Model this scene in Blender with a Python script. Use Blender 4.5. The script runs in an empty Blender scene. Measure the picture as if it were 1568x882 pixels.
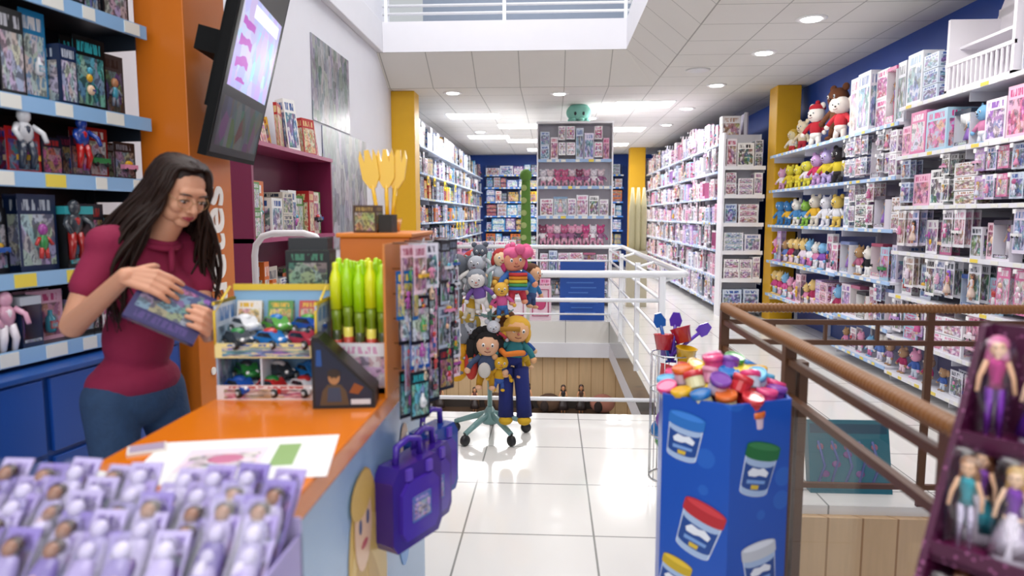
import bpy, math, random
from mathutils import Vector, Matrix, Euler
random.seed(7)
R=random.random
def U(a,b): return a+(b-a)*random.random()
def hx(s,_c={}):
    if s in _c: return _c[s]
    t=s.lstrip('#'); o=[]
    for i in (0,2,4):
        v=int(t[i:i+2],16)/255
        o.append(v/12.92 if v<=.04045 else ((v+.055)/1.055)**2.4)
    _c[s]=tuple(o); return _c[s]
def C(c): return hx(c) if isinstance(c,str) else c
S=bpy.context.scene
try:
    S.view_settings.view_transform='Standard'; S.view_settings.look='None'
except Exception: pass
# ---------------------------------------------------------------- materials
def newmat(name):
    m=bpy.data.materials.new(name); m.use_nodes=True
    nt=m.node_tree; b=nt.nodes['Principled BSDF']; return m,nt,b
def plain(name,col,rough=.5,metal=0,bump=0,bscale=40,var=.06,emit=None,es=0,spec=.5,vscale=6):
    m,nt,b=newmat(name)
    b.inputs['Roughness'].default_value=rough; b.inputs['Metallic'].default_value=metal
    b.inputs['Specular IOR Level'].default_value=spec
    c=C(col)
    geo=nt.nodes.new('ShaderNodeNewGeometry')
    n=nt.nodes.new('ShaderNodeTexNoise'); n.inputs['Scale'].default_value=vscale
    nt.links.new(geo.outputs['Position'],n.inputs['Vector'])
    mx=nt.nodes.new('ShaderNodeMix'); mx.data_type='RGBA'
    mx.inputs[6].default_value=tuple(x*(1-var) for x in c)+(1,)
    mx.inputs[7].default_value=tuple(min(1,x*(1+var)) for x in c)+(1,)
    nt.links.new(n.outputs[0],mx.inputs[0]); nt.links.new(mx.outputs[2],b.inputs['Base Color'])
    if bump:
        n2=nt.nodes.new('ShaderNodeTexNoise'); n2.inputs['Scale'].default_value=bscale
        nt.links.new(geo.outputs['Position'],n2.inputs['Vector'])
        bp=nt.nodes.new('ShaderNodeBump'); bp.inputs['Strength'].default_value=bump; bp.inputs['Distance'].default_value=.01
        nt.links.new(n2.outputs[0],bp.inputs['Height']); nt.links.new(bp.outputs[0],b.inputs['Normal'])
    if emit:
        b.inputs['Emission Color'].default_value=C(emit)+(1,); b.inputs['Emission Strength'].default_value=es
    return m
class G:
    def __init__(s,nt): s.nt=nt
    def node(s,t,**k):
        n=s.nt.nodes.new(t)
        for a,b in k.items(): setattr(n,a,b)
        return n
    def m(s,op,a,b=None,c=None):
        n=s.node('ShaderNodeMath',operation=op)
        for i,x in enumerate((a,b,c)):
            if x is None: continue
            if isinstance(x,(int,float)): n.inputs[i].default_value=x
            else: s.nt.links.new(x,n.inputs[i])
        return n.outputs[0]
    def mix(s,f,a,b,blend='MIX'):
        n=s.node('ShaderNodeMix',data_type='RGBA',blend_type=blend)
        for i,x in ((0,f),(6,a),(7,b)):
            if isinstance(x,(int,float)): n.inputs[i].default_value=x
            elif isinstance(x,tuple): n.inputs[i].default_value=x if len(x)==4 else x+(1,)
            else: s.nt.links.new(x,n.inputs[i])
        return n.outputs[2]
def attrcol(nt,name):
    a=nt.nodes.new('ShaderNodeAttribute'); a.attribute_name=name; return a.outputs['Color']
def mat_painted(name,rough=.4,metal=0,bump=0,coat=0):
    m,nt,b=newmat(name); nt.links.new(attrcol(nt,'Col'),b.inputs['Base Color'])
    b.inputs['Roughness'].default_value=rough; b.inputs['Metallic'].default_value=metal
    b.inputs['Coat Weight'].default_value=coat
    if bump:
        n2=nt.nodes.new('ShaderNodeTexNoise'); n2.inputs['Scale'].default_value=220
        geo=nt.nodes.new('ShaderNodeNewGeometry'); nt.links.new(geo.outputs['Position'],n2.inputs['Vector'])
        bp=nt.nodes.new('ShaderNodeBump'); bp.inputs['Strength'].default_value=bump; bp.inputs['Distance'].default_value=.004
        nt.links.new(n2.outputs[0],bp.inputs['Height']); nt.links.new(bp.outputs[0],b.inputs['Normal'])
    return m
def mat_package():
    m,nt,b=newmat('printed_carton'); g=G(nt); c1=attrcol(nt,'Col'); c2=attrcol(nt,'Col2')
    uv=g.node('ShaderNodeUVMap',uv_map='UVMap').outputs[0]
    sp=g.node('ShaderNodeSeparateXYZ'); nt.links.new(uv,sp.inputs[0])
    fu=g.m('FRACT',sp.outputs[0]); fv=g.m('FRACT',sp.outputs[1])
    def rng(x,a,bb): return g.m('MULTIPLY',g.m('GREATER_THAN',x,a),g.m('LESS_THAN',x,bb))
    win=g.m('MULTIPLY',rng(fu,.07,.93),rng(fv,.08,.74))
    vo=g.node('ShaderNodeTexVoronoi'); vo.inputs['Scale'].default_value=4.6; nt.links.new(uv,vo.inputs['Vector'])
    no=g.node('ShaderNodeTexNoise'); no.inputs['Scale'].default_value=6; no.inputs['Detail'].default_value=4; nt.links.new(uv,no.inputs['Vector'])
    hs=g.node('ShaderNodeHueSaturation'); hs.inputs['Saturation'].default_value=.75; hs.inputs['Value'].default_value=.75; nt.links.new(vo.outputs['Color'],hs.inputs['Color'])
    art=g.mix(.42,c2,hs.outputs[0])
    hi=g.m('GREATER_THAN',no.outputs[0],.56)
    art=g.mix(g.m('MULTIPLY',hi,.7),art,c1)
    lo=g.m('LESS_THAN',no.outputs[0],.43)
    art=g.mix(g.m('MULTIPLY',lo,.6),art,(.03,.03,.05))
    mp=g.node('ShaderNodeMapping'); mp.inputs['Scale'].default_value=(16,2.2,1); nt.links.new(uv,mp.inputs[0])
    nz=g.node('ShaderNodeTexNoise'); nz.inputs['Scale'].default_value=1; nt.links.new(mp.outputs[0],nz.inputs['Vector'])
    ttl=g.m('MULTIPLY',g.m('MULTIPLY',rng(fu,.12,.85),rng(fv,.79,.93)),g.m('GREATER_THAN',nz.outputs[0],.48))
    col=g.mix(win,c1,art); col=g.mix(ttl,col,c2)
    nt.links.new(col,b.inputs['Base Color']); b.inputs['Roughness'].default_value=.32
    return m
def mat_clear(name='clear_plastic',f=.09,rough=.08,tint=(1,1,1,1)):
    m=bpy.data.materials.new(name); m.use_nodes=True; nt=m.node_tree; nt.nodes.clear()
    o=nt.nodes.new('ShaderNodeOutputMaterial'); t=nt.nodes.new('ShaderNodeBsdfTransparent'); t.inputs[0].default_value=tint
    gl=nt.nodes.new('ShaderNodeBsdfGlossy'); gl.inputs['Roughness'].default_value=rough
    mx=nt.nodes.new('ShaderNodeMixShader'); mx.inputs[0].default_value=f
    nt.links.new(t.outputs[0],mx.inputs[1]); nt.links.new(gl.outputs[0],mx.inputs[2]); nt.links.new(mx.outputs[0],o.inputs[0]); return m
def mat_tiles(name,col,grout,size,w,ox,oy,rough,bump=0):
    m,nt,b=newmat(name); g=G(nt)
    geo=g.node('ShaderNodeNewGeometry'); sp=g.node('ShaderNodeSeparateXYZ'); nt.links.new(geo.outputs['Position'],sp.inputs[0])
    def line(x,o):
        f=g.m('FRACT',g.m('DIVIDE',g.m('ADD',x,100*size-o),size))
        return g.m('LESS_THAN',g.m('MINIMUM',f,g.m('SUBTRACT',1.0,f)),w/size/2)
    ln=g.m('MAXIMUM',line(sp.outputs[0],ox),line(sp.outputs[1],oy))
    no=g.node('ShaderNodeTexNoise'); no.inputs['Scale'].default_value=1.5; nt.links.new(geo.outputs['Position'],no.inputs['Vector'])
    c=C(col); base=g.mix(no.outputs[0],tuple(x*.92 for x in c),c)
    nt.links.new(g.mix(ln,base,C(grout)),b.inputs['Base Color']); b.inputs['Roughness'].default_value=rough
    return m
PAINT=mat_painted('painted_plastic',.38); SOFT=mat_painted('soft_plush',.9,bump=.6); PKG=mat_package(); CLEAR=mat_clear()
CHROME=plain('chrome_metal','#c8ccd0',.2,1); GLOSS=mat_painted('glossy_plastic',.2,coat=.3)
FOIL=mat_painted('sequin_foil',.25,.7,bump=.8); PANE=mat_clear('glass_pane',.04,.02)
MATS=[PAINT,PKG,CLEAR,SOFT,GLOSS,CHROME,FOIL,PANE]
P_,K_,CL,SF,GL,CH,FO,PN=range(8)
# ---------------------------------------------------------------- mesh builder
def frame(x,y,z,deg=0,sx=1): return Matrix.Translation((x,y,z))@Matrix.Rotation(math.radians(deg),4,'Z')@Matrix.Scale(sx,4)
def basis(o,X,Y,Z):
    M=Matrix.Identity(4)
    for i in range(3): M[i][0]=X[i];M[i][1]=Y[i];M[i][2]=Z[i];M[i][3]=o[i]
    return M
def rot3(rx,ry,rz): return Euler((math.radians(rx),math.radians(ry),math.radians(rz))).to_matrix().to_4x4()
class MB:
    def __init__(s,M=None): s.v=[];s.f=[];s.c=[];s.d=[];s.m=[];s.uv=[];s.s=[];s.M=M or Matrix.Identity(4)
    def add(s,vs,fs,c,m=0,M=None,c2=None,smooth=False,uv=None):
        T=s.M@M if M is not None else s.M; n=len(s.v); c=C(c); c2=C(c2) if c2 else c
        for p in vs: s.v.append((T@Vector(p))[:])
        for i,f in enumerate(fs):
            s.f.append(tuple(n+k for k in f)); s.c.append(c); s.d.append(c2); s.m.append(m); s.s.append(smooth)
            s.uv.append(uv[i] if uv else None)
    def box(s,x0,x1,y0,y1,z0,z1,c,m=0,M=None,c2=None):
        vs=[(x0,y0,z0),(x1,y0,z0),(x1,y1,z0),(x0,y1,z0),(x0,y0,z1),(x1,y0,z1),(x1,y1,z1),(x0,y1,z1)]
        fs=[(0,1,5,4),(1,2,6,5),(2,3,7,6),(3,0,4,7),(4,5,6,7),(3,2,1,0)]
        uv=None
        if m==K_:
            a,b=random.randint(0,60),random.randint(0,60); q=[(a,b),(a+1,b),(a+1,b+1),(a,b+1)]; q=[(x-.0001*(x>a)+.00005,y-.0001*(y>b)+.00005) for x,y in q]; uv=[q]*6
        s.add(vs,fs,c,m,M,c2,uv=uv)
    def lathe(s,prof,c,m=0,M=None,seg=12,smooth=True):
        vs=[];fs=[]
        for r,z in prof:
            for k in range(seg):
                a=2*math.pi*k/seg; vs.append((r*math.cos(a),r*math.sin(a),z))
        for i in range(len(prof)-1):
            for k in range(seg):
                k2=(k+1)%seg; fs.append((i*seg+k,i*seg+k2,(i+1)*seg+k2,(i+1)*seg+k))
        fs.append(tuple(reversed(range(seg)))); fs.append(tuple(range((len(prof)-1)*seg,len(prof)*seg)))
        s.add(vs,fs,c,m,M,smooth=smooth)
    def ell(s,p,r,c,m=0,M=None,seg=10,rings=7,rot=None):
        if isinstance(r,(int,float)): r=(r,r,r)
        L=Matrix.Translation(p)
        if rot: L=L@Euler(rot).to_matrix().to_4x4()
        L=L@Matrix.Diagonal((r[0],r[1],r[2],1))
        prof=[(max(.001,math.sin(math.pi*i/rings)),-math.cos(math.pi*i/rings)) for i in range(rings+1)]
        s.lathe(prof,c,m,(M@L) if M is not None else L,seg)
    def tube(s,pts,r,c,m=0,M=None,seg=8,closed=False):
        pts=[Vector(p) for p in pts]; n=len(pts)
        rs=r if isinstance(r,(list,tuple)) else [r]*n
        vs=[];fs=[];pu=None
        for i,p in enumerate(pts):
            if closed: d=pts[(i+1)%n]-pts[i-1]
            else: d=pts[min(i+1,n-1)]-pts[max(i-1,0)]
            if d.length<1e-9: d=Vector((0,0,1))
            d.normalize()
            if pu is None: pu=d.orthogonal().normalized()
            u=pu-d*pu.dot(d)
            if u.length<1e-6: u=d.orthogonal()
            u.normalize(); pu=u; w=d.cross(u)
            for k in range(seg):
                a=2*math.pi*k/seg; vs.append(p+u*(rs[i]*math.cos(a))+w*(rs[i]*math.sin(a)))
        for i in range(n if closed else n-1):
            j=(i+1)%n
            for k in range(seg):
                k2=(k+1)%seg; fs.append((i*seg+k,i*seg+k2,j*seg+k2,j*seg+k))
        if not closed: fs.append(tuple(reversed(range(seg)))); fs.append(tuple(range((n-1)*seg,n*seg)))
        s.add(vs,fs,c,m,M,smooth=True)
    def prism(s,poly,z0,z1,c,m=0,M=None,c2=None):
        n=len(poly); vs=[(x,y,z0) for x,y in poly]+[(x,y,z1) for x,y in poly]
        fs=[tuple(reversed(range(n))),tuple(range(n,2*n))]+[(i,(i+1)%n,n+(i+1)%n,n+i) for i in range(n)]
        s.add(vs,fs,c,m,M,c2)
    def cone(s,p0,p1,r0,r1,c,m=0,M=None,seg=10): s.tube([p0,p1],[r0,r1],c,m,M,seg)
    def build(s,name,mats=None,bevel=0,parent=None):
        if not s.v: return None
        me=bpy.data.meshes.new(name)
        xs=[v[0] for v in s.v];ys=[v[1] for v in s.v];zs=[v[2] for v in s.v]
        o=Vector(((min(xs)+max(xs))/2,(min(ys)+max(ys))/2,min(zs)))
        me.from_pydata([(v[0]-o[0],v[1]-o[1],v[2]-o[2]) for v in s.v],[],s.f)
        ml=mats or MATS; used=sorted(set(s.m)); remap={k:i for i,k in enumerate(used)}
        for k in used: me.materials.append(ml[k])
        me.polygons.foreach_set('material_index',[remap[k] for k in s.m])
        me.polygons.foreach_set('use_smooth',s.s)
        ca=me.color_attributes.new('Col','FLOAT_COLOR','CORNER'); cb=me.color_attributes.new('Col2','FLOAT_COLOR','CORNER')
        A=[];B=[];UVL=[]
        for f,c,d,uv in zip(s.f,s.c,s.d,s.uv):
            for k in range(len(f)):
                A.extend(c[:3]);A.append(1);B.extend(d[:3]);B.append(1)
                if uv: UVL.extend(uv[k])
                else: UVL.extend((0,0))
        ca.data.foreach_set('color',A); cb.data.foreach_set('color',B)
        ul=me.uv_layers.new(name='UVMap'); ul.data.foreach_set('uv',UVL)
        me.update(); ob=bpy.data.objects.new(name,me); S.collection.objects.link(ob); ob.location=o
        if bevel:
            b=ob.modifiers.new('bevel','BEVEL'); b.width=bevel; b.segments=2; b.limit_method='ANGLE'
        if parent:
            ob.parent=parent; ob.location=o-parent.location
        return ob
def simple(name,boxes,mat,bevel=0,parent=None):
    mb=MB()
    for b in boxes: mb.box(*b,'#ffffff')
    return mb.build(name,[mat],bevel,parent)
def empty(name,loc=(0,0,0)):
    e=bpy.data.objects.new(name,None); S.collection.objects.link(e); e.location=loc; e.empty_display_size=.1; return e
# ---------------------------------------------------------------- room shell
M_FLOOR=mat_tiles('glossy_floor_tile','#e6e4df','#8e8e8a',.6,.009,.2,4.2,.1)
M_CEIL=mat_tiles('ceiling_tile','#e6e4df','#a9a8a2',.6,.012,1.36,9.6,.8)
M_WALL=plain('white_wall_paint','#e4e4ea',.7,var=.02)
M_BLUEW=plain('blue_wall_paint','#1746a0',.5,var=.05)
M_YEL=plain('yellow_column_paint','#dca80c',.45,var=.04)
def mat_slats(name,c1,c2,size):
    m,nt,b=newmat(name); g=G(nt); geo=g.node('ShaderNodeNewGeometry'); sp=g.node('ShaderNodeSeparateXYZ'); nt.links.new(geo.outputs['Position'],sp.inputs[0])
    f=g.m('FRACT',g.m('DIVIDE',g.m('ADD',sp.outputs[0],g.m('ADD',sp.outputs[1],50)),size)); ln=g.m('LESS_THAN',f,.06)
    no=g.node('ShaderNodeTexNoise'); no.inputs['Scale'].default_value=3; mp=g.node('ShaderNodeMapping'); mp.inputs['Scale'].default_value=(12,12,1); nt.links.new(geo.outputs['Position'],mp.inputs[0]); nt.links.new(mp.outputs[0],no.inputs['Vector'])
    c=C(c1); base=g.mix(no.outputs[0],tuple(x*.8 for x in c),c); nt.links.new(g.mix(ln,base,C(c2)),b.inputs['Base Color']); b.inputs['Roughness'].default_value=.5; return m
M_WOODP=mat_slats('wood_slat_panel','#d9b78c','#a37c50',.17)
simple('floor',[(-2.8,.86,-1.2,4.95,-.3,0),(.86,3.45,3.4,4.95,-.3,0),(.8,3.45,4.95,9.4,-.3,0),(-2.4,3.45,9.4,20,-.3,0),(.86,3.45,-1.2,1.43,-.3,0),(2.6,3.45,1.43,3.4,-.3,0),(-2.27,-1.85,4.95,9.4,-.3,0)],M_FLOOR)
simple('floor_lower',[(-2.8,3.45,-1.2,9.9,-3.1,-3.0)],plain('lower_floor','#b8a890',.3))
simple('wall_stairwell_fascia',[(-1.85,.80,9.37,9.4,-.5,-.3),(.8,.83,4.95,9.4,-.5,-.3),(-1.85,.8,4.90,4.94,-.5,-.3)],M_WALL)
simple('wall_lower_back',[(-2.6,3.4,9.45,9.6,-3,-.5),(.87,2.6,3.36,3.4,-3,-.045)],M_WOODP)
simple('wall_lower_side',[(2.62,2.75,-1,3.4,-3,-.3),(-2.75,-2.6,-1,9.5,-3,-.3)],M_WALL)
simple('wall_left',[(-2.47,-2.27,3.4,9.75,0,6.6),(-3.0,-2.8,-1.2,3.4,0,6.6),(-2.8,-2.27,3.33,3.4,0,6.6),(-2.6,-2.4,9.75,20,0,3.2)],M_WALL)
simple('trim_atrium_ledge',[(-2.27,-2.19,3.4,9.0,3.55,3.93)],M_WALL,.01)
simple('wall_right',[(3.45,3.6,-1.2,20,0,3.2)],M_BLUEW)
simple('wall_back',[(-2.6,3.6,20,20.2,0,3.2)],M_BLUEW)
simple('wall_upper_back',[(-2.27,3.6,12.3,12.45,3.95,6.6)],plain('upper_wall','#8e99aa',.6))
simple('ceiling',[(1.36,3.45,-1.2,9.6,3.2,3.26),(-2.4,3.45,9.6,20,3.2,3.26)],M_CEIL)
mb=MB(); W='#ffffff'
mb.add([(-2.27,9.6,3.2),(1.36,9.6,3.2),(.93,9.0,3.55),(-2.27,9.0,3.55)],[(0,1,2,3)],W)
mb.add([(1.36,9.6,3.2),(1.36,-1.2,3.2),(.93,-1.2,3.55),(.93,9.0,3.55)],[(0,1,2,3)],W)
mb.build('ceiling_bulkhead',[M_CEIL])
simple('ceiling_upper_slab_edge',[(-2.19,.93,9.0,9.12,3.55,3.93),(.93,1.05,-1.2,9.12,3.55,3.93),(1.05,3.5,-1.2,9.12,3.8,3.93),(-2.27,3.5,9.12,12.3,3.8,3.93)],M_WALL)
simple('ceiling_upper',[(-3,3.6,-1.2,12.4,6.6,6.7)],M_WALL)
simple('column_left',[(-2.31,-1.94,9.76,10.1,0,3.2)],M_YEL,.01)
simple('column_right',[(3.02,3.34,9.62,9.95,0,3.2)],M_YEL,.01)
simple('column_back',[(2.0,2.4,18.0,18.35,0,3.2)],M_YEL,.01)
mb=MB(); W='#eef0f4'
for z in (4.04,4.14,4.45,4.9): mb.tube([(-2.2,9.06,z),(.98,9.06,z),(.98,-1,z)],.02,W,GL)
for x in (-2.15,-.62,.92): mb.box(x-.022,x+.022,9.04,9.08,3.93,4.9,W,GL)
for y in (7.5,5.5,3.5,1.5): mb.box(.96,1.0,y-.02,y+.02,3.93,4.9,W,GL)
mb.build('upper_railing')
mb=MB(); zt=1.03; XR=.8; XL=-1.87
mb.tube([(XL,4.98,zt),(.93,4.98,zt),(.97,5.03,zt),(.97,9.36,zt),(.9,9.4,zt),(XL,9.4,zt)],.027,W,GL,seg=10)
for z in (.84,.10): mb.tube([(XL,4.98,z),(XR,4.98,z)],.016,W,GL)
for z in (.98,.84,.6,.35,.10): mb.tube([(XR,4.98,z),(XR,9.4,z)],.013,W,GL)
for z in (.84,.68,.10): mb.tube([(XL,9.42,z),(XR,9.42,z)],.014,W,GL)
for z in (zt,.6,.1): mb.tube([(XL,6.15,z),(XL,9.4,z)],.016,W,GL)
for (x,y) in [(XR,4.98),(XR,6.4),(XR,7.9),(XR,9.4),(XL,4.98),(XL,9.4),(-.7,9.42)]:
    mb.box(x-.022,x+.022,y-.022,y+.022,0,zt-.01,W,GL)
    if x>0: mb.tube([(x,y,zt-.05),(.97,min(9.36,max(5.02,y)),zt)],.013,W,GL)
mb.build('white_stairwell_railing')
# ceiling fixtures
M_EM=plain('lamp_diffuser','#ffffff',.5,emit='#ffffff',es=9,var=0)
LS=.72
def area(name,loc,sx,sy,e,rot=(0,0,0),col=(1,.985,.965)):
    l=bpy.data.lights.new(name,'AREA'); l.shape='RECTANGLE'; l.size=sx; l.size_y=sy; l.energy=e*LS; l.color=col
    o=bpy.data.objects.new(name,l); S.collection.objects.link(o); o.location=loc; o.rotation_euler=rot; return o
def downlight(x,y):
    mb=MB(frame(x,y,3.2)); mb.lathe([(.085,-.004),(.11,-.014),(.135,-.006),(.135,0)],'#f4f4f4',0,seg=20)
    mb.lathe([(.083,-.016),(.084,-.004)],'#ffffff',1,seg=20); mb.build('recessed_downlight',[PAINT,M_EM])
for x,y in [(2.32,5.2),(2.3,6.46),(2.27,7.74),(2.2,9.58),(2.2,11.6),(2.2,13.6),(-1.42,9.95),(.1,10.1),(.7,12.6),(-1.5,14.5),(2.3,3.9)]: downlight(x,y)
def panel(x,y,w=.88,d=.56):
    mb=MB(); mb.box(x-w/2-.02,x+w/2+.02,y-d/2-.02,y+d/2+.02,3.19,3.2,'#eeeeee',0); mb.box(x-w/2,x+w/2,y-d/2,y+d/2,3.182,3.19,'#ffffff',1); mb.build('ceiling_light_panel',[PAINT,M_EM])
for x,y in [(1.43,11.1),(-1.38,12.2),(-.6,13.6),(1.4,14.2),(-1.4,15.4),(-.6,16.2),(1.4,17.2),(-.2,18.4)]: panel(x,y)
mb=MB(frame(1.75,8.6,3.2)); mb.lathe([(.12,-.012),(.15,0)],'#d8d8d6',seg=20); mb.build('ceiling_speaker')
area('atrium_light',(-.6,3.8,6.5),3.4,9,500)
for y in (4.5,7.5): area('aisle_light',(2.2,y,3.12),.5,1.6,42)
for x,y,e in [(1.4,11.5,95),(-1.0,12.5,95),(1.4,15,80),(-1.0,16,80),(.3,18.3,50)]: area('panel_light',(x,y,3.12),1.0,1.0,e)
area('shopfront_light',(.2,-1.1,2.6),4.5,2.4,95,(math.radians(68),0,0))
area('upper_gallery_light',(-.5,10.8,6.4),4,2,60)
area('lower_floor_light',(-.8,7.2,-.6),2,3,50); area('lower_stair_light',(1.7,2.4,-.4),1,1.4,24)
w=bpy.data.worlds.new('world'); S.world=w; w.use_nodes=True
w.node_tree.nodes['Background'].inputs[0].default_value=(.92,.96,1,1); w.node_tree.nodes['Background'].inputs[1].default_value=.6
# ---------------------------------------------------------------- goods
SK=['#e9b994','#f0c9a8','#c98e66']; HA=['#e8c65a','#5a3218','#1d1414','#c04a2a','#f08ac0','#8a5ad0']
PINK=[('#f0bcd4','#c83c7c'),('#f4f2f6','#d85c98'),('#efe0ec','#9058b8'),('#dc78a8','#f4eef4'),('#ececf2','#d888b0'),('#e4dcf0','#6080c0'),('#b890d0','#f0e0f0'),('#f4f2f4','#b89078'),('#f4d4e0','#a82c58'),('#a8cce0','#d05090'),('#e8e4ee','#403848')]
WHT=[('#f4f4f6','#b088b0'),('#e6e6ee','#7080b0'),('#f0f0f2','#b86888'),('#dcdde6','#303848'),('#ece4ea','#b85070'),('#f4f4f4','#181820'),('#d0dcec','#4060a8'),('#f0f0f6','#88a8c8')]
BLU=[('#1c4f9c','#e8ecf2'),('#2484b8','#e8e8e8'),('#16264a','#c02828'),('#d8dce4','#2058a8'),('#242c3c','#d0a020'),('#b4c0d0','#303c60'),('#1a5c9c','#e0c040'),('#101420','#7a8aa0'),('#c8d0dc','#a03030'),('#0e1a34','#4a90d0'),('#20242c','#c8ccd4')]
MIXD=BLU+BLU+[('#d8c020','#a81818'),('#b82828','#e8d040'),('#288844','#ececec'),('#d87020','#182848'),('#583080','#e8d8e8'),('#e8e8e8','#c83030')]
DARK=[('#15161c','#7a808c'),('#1a2030','#a82828'),('#0e1016','#c8c8d0'),('#16284c','#b8c0cc'),('#241c34','#902848'),('#3a4048','#181c24'),('#101214','#30a0a8'),('#181a20','#9098a8'),('#0c0e14','#5060a0')]
REDS=[('#a01c1c','#e8e0d8'),('#b82020','#2040a0'),('#303848','#c82020'),('#c8b828','#1c2c50')]
def doll(mb,M,h,skin,hair,dress,c2=None,skirt=True,seg=8,m=P_,long=True):
    T=M@Matrix.Scale(h,4); c2=c2 or dress
    mb.ell((0,0,.87),(.07,.065,.085),skin,P_,T,seg,6); mb.ell((0,.022,.895),(.088,.078,.085),hair,P_,T,seg,6)
    if long:
        mb.ell((0,.05,.76),(.095,.045,.17),hair,P_,T,seg,6)
    mb.cone((0,0,.76),(0,0,.81),.028,.024,skin,P_,T,6)
    mb.lathe([(.075,.5),(.05,.58),(.08,.7),(.075,.74),(.03,.78)],dress,m,T@Matrix.Diagonal((1,.65,1,1)),seg)
    for sx in (-1,1):
        mb.tube([(sx*.075,0,.745),(sx*.125,-.01,.6),(sx*.14,-.06,.47)],[.026,.021,.017],skin,P_,T,6)
        mb.tube([(sx*.04,0,.5),(sx*.045,0,.25),(sx*.05,-.01,.02)],[.045,.032,.022],skin if skirt else c2,m if not skirt else P_,T,6)
        mb.ell((sx*.026,-.062,.885),(.011,.006,.012),'#201418',P_,T,5,4)
    if skirt: mb.lathe([(.19,.14),(.15,.3),(.07,.5),(.055,.54)],c2,m,T@Matrix.Diagonal((1,.75,1,1)),seg+2)
def plush(mb,M,h,skin,hair,top,bot,ears=None,legs=True,hat=None,big=1.0,seg=12):
    T=M@Matrix.Scale(h,4)
    mb.ell((0,0,.74),(.2*big,.18*big,.19*big),skin,SF,T,seg,9)
    if hair:
        mb.ell((0,.05,.80),(.22*big,.19*big,.175*big),hair,SF,T,seg,9)
        for sx in (-1,1): mb.ell((sx*.18*big,.03,.68),(.06,.08,.13),hair,SF,T,8,6)
    mb.ell((0,0,.42),(.15,.12,.19),top,SF,T,seg,8); mb.ell((0,0,.28),(.145,.12,.1),bot,SF,T,seg,7)
    for sx in (-1,1):
        mb.tube([(sx*.11,0,.54),(sx*.24,-.02,.44),(sx*.3,-.06,.34)],[.055,.05,.045],top,SF,T,8); mb.ell((sx*.31,-.07,.31),.055,skin,SF,T,8,6)
        if legs:
            mb.tube([(sx*.07,0,.26),(sx*.1,-.02,.14),(sx*.11,-.03,.05)],[.07,.058,.05],bot,SF,T,8); mb.ell((sx*.11,-.07,.035),(.06,.09,.04),skin,SF,T,8,6)
        mb.ell((sx*.075*big,-.165*big,.76),(.026,.014,.034),'#f4f4f4',GL,T,8,5); mb.ell((sx*.075*big,-.177*big,.755),(.014,.01,.02),'#181418',GL,T,8,5)
        if ears=='big': mb.ell((sx*.24,.03,.78),(.14,.04,.15),skin,SF,T,10,6)
        if ears=='round': mb.ell((sx*.15,.02,.92),(.075,.05,.075),skin,SF,T,8,6)
        if ears=='cat': mb.cone((sx*.12,.02,.86),(sx*.16,.02,1.0),.07,.01,skin,SF,T,6)
    mb.ell((0,-.18*big,.71),(.025,.02,.02),'#c06a5a' if not ears else '#302020',GL,T,8,5)
    mb.tube([(-.05,-.178*big,.66),(0,-.185*big,.645),(.05,-.178*big,.66)],.007,'#7a2020',GL,T,5)
    if hat: mb.ell((0,.02,.88),(.19*big,.18*big,.1*big),hat,SF,T,seg,7); mb.ell((0,.02,1.0),.055,hat,SF,T,8,6)
TC=['#c03030','#2858a8','#e0e0e4','#303640','#d8a828','#a04898','#3c8a4c','#e090b0','#7c8494','#e8c8a8','#48a0b8']
PC=['#e8b0cc','#f0e8f0','#c85090','#b088c8','#e8d8e8','#e0c8b8','#d8e0f0','#e890b8','#f4f4f4']
def trinket(mb,M,s,pc=None):
    pc=pc or TC; k=random.randint(0,3); c=random.choice(pc); c2=random.choice(pc)
    if k==0:
        mb.ell((0,0,.3*s),(.16*s,.1*s,.17*s),random.choice(SK+pc),GL,M,6,5); mb.ell((0,0,-.05*s),(.15*s,.1*s,.24*s),c,GL,M,6,5)
        for q in (-1,1): mb.tube([(q*.12*s,0,.08*s),(q*.26*s,-.03*s,-.12*s)],.05*s,c2,GL,M,5); mb.tube([(q*.07*s,0,-.2*s),(q*.1*s,0,-.5*s)],.06*s,c2,GL,M,5)
    elif k==1:
        mb.box(-.4*s,.4*s,-.12*s,.1*s,-.2*s,0,c,GL,M); mb.ell((0,0,.05*s),(.25*s,.1*s,.14*s),c2,GL,M,6,5)
        for q in (-.24,.24): mb.ell((q*s,-.08*s,-.22*s),(.1*s,.07*s,.1*s),'#141416',P_,M,7,5)
    elif k==2:
        for q in range(4): mb.ell((U(-.25,.25)*s,-.02*s,U(-.4,.35)*s),(U(.08,.18)*s,.06*s,U(.08,.2)*s),random.choice(pc),GL,M,6,5)
    else:
        mb.lathe([(.12*s,-.4*s),(.17*s,-.3*s),(.15*s,.1*s),(.07*s,.2*s),(.07*s,.35*s)],c,GL,M,7); mb.box(-.13*s,.13*s,-.18*s,-.12*s,-.25*s,.0,c2,K_,M,c2=c)
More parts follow.
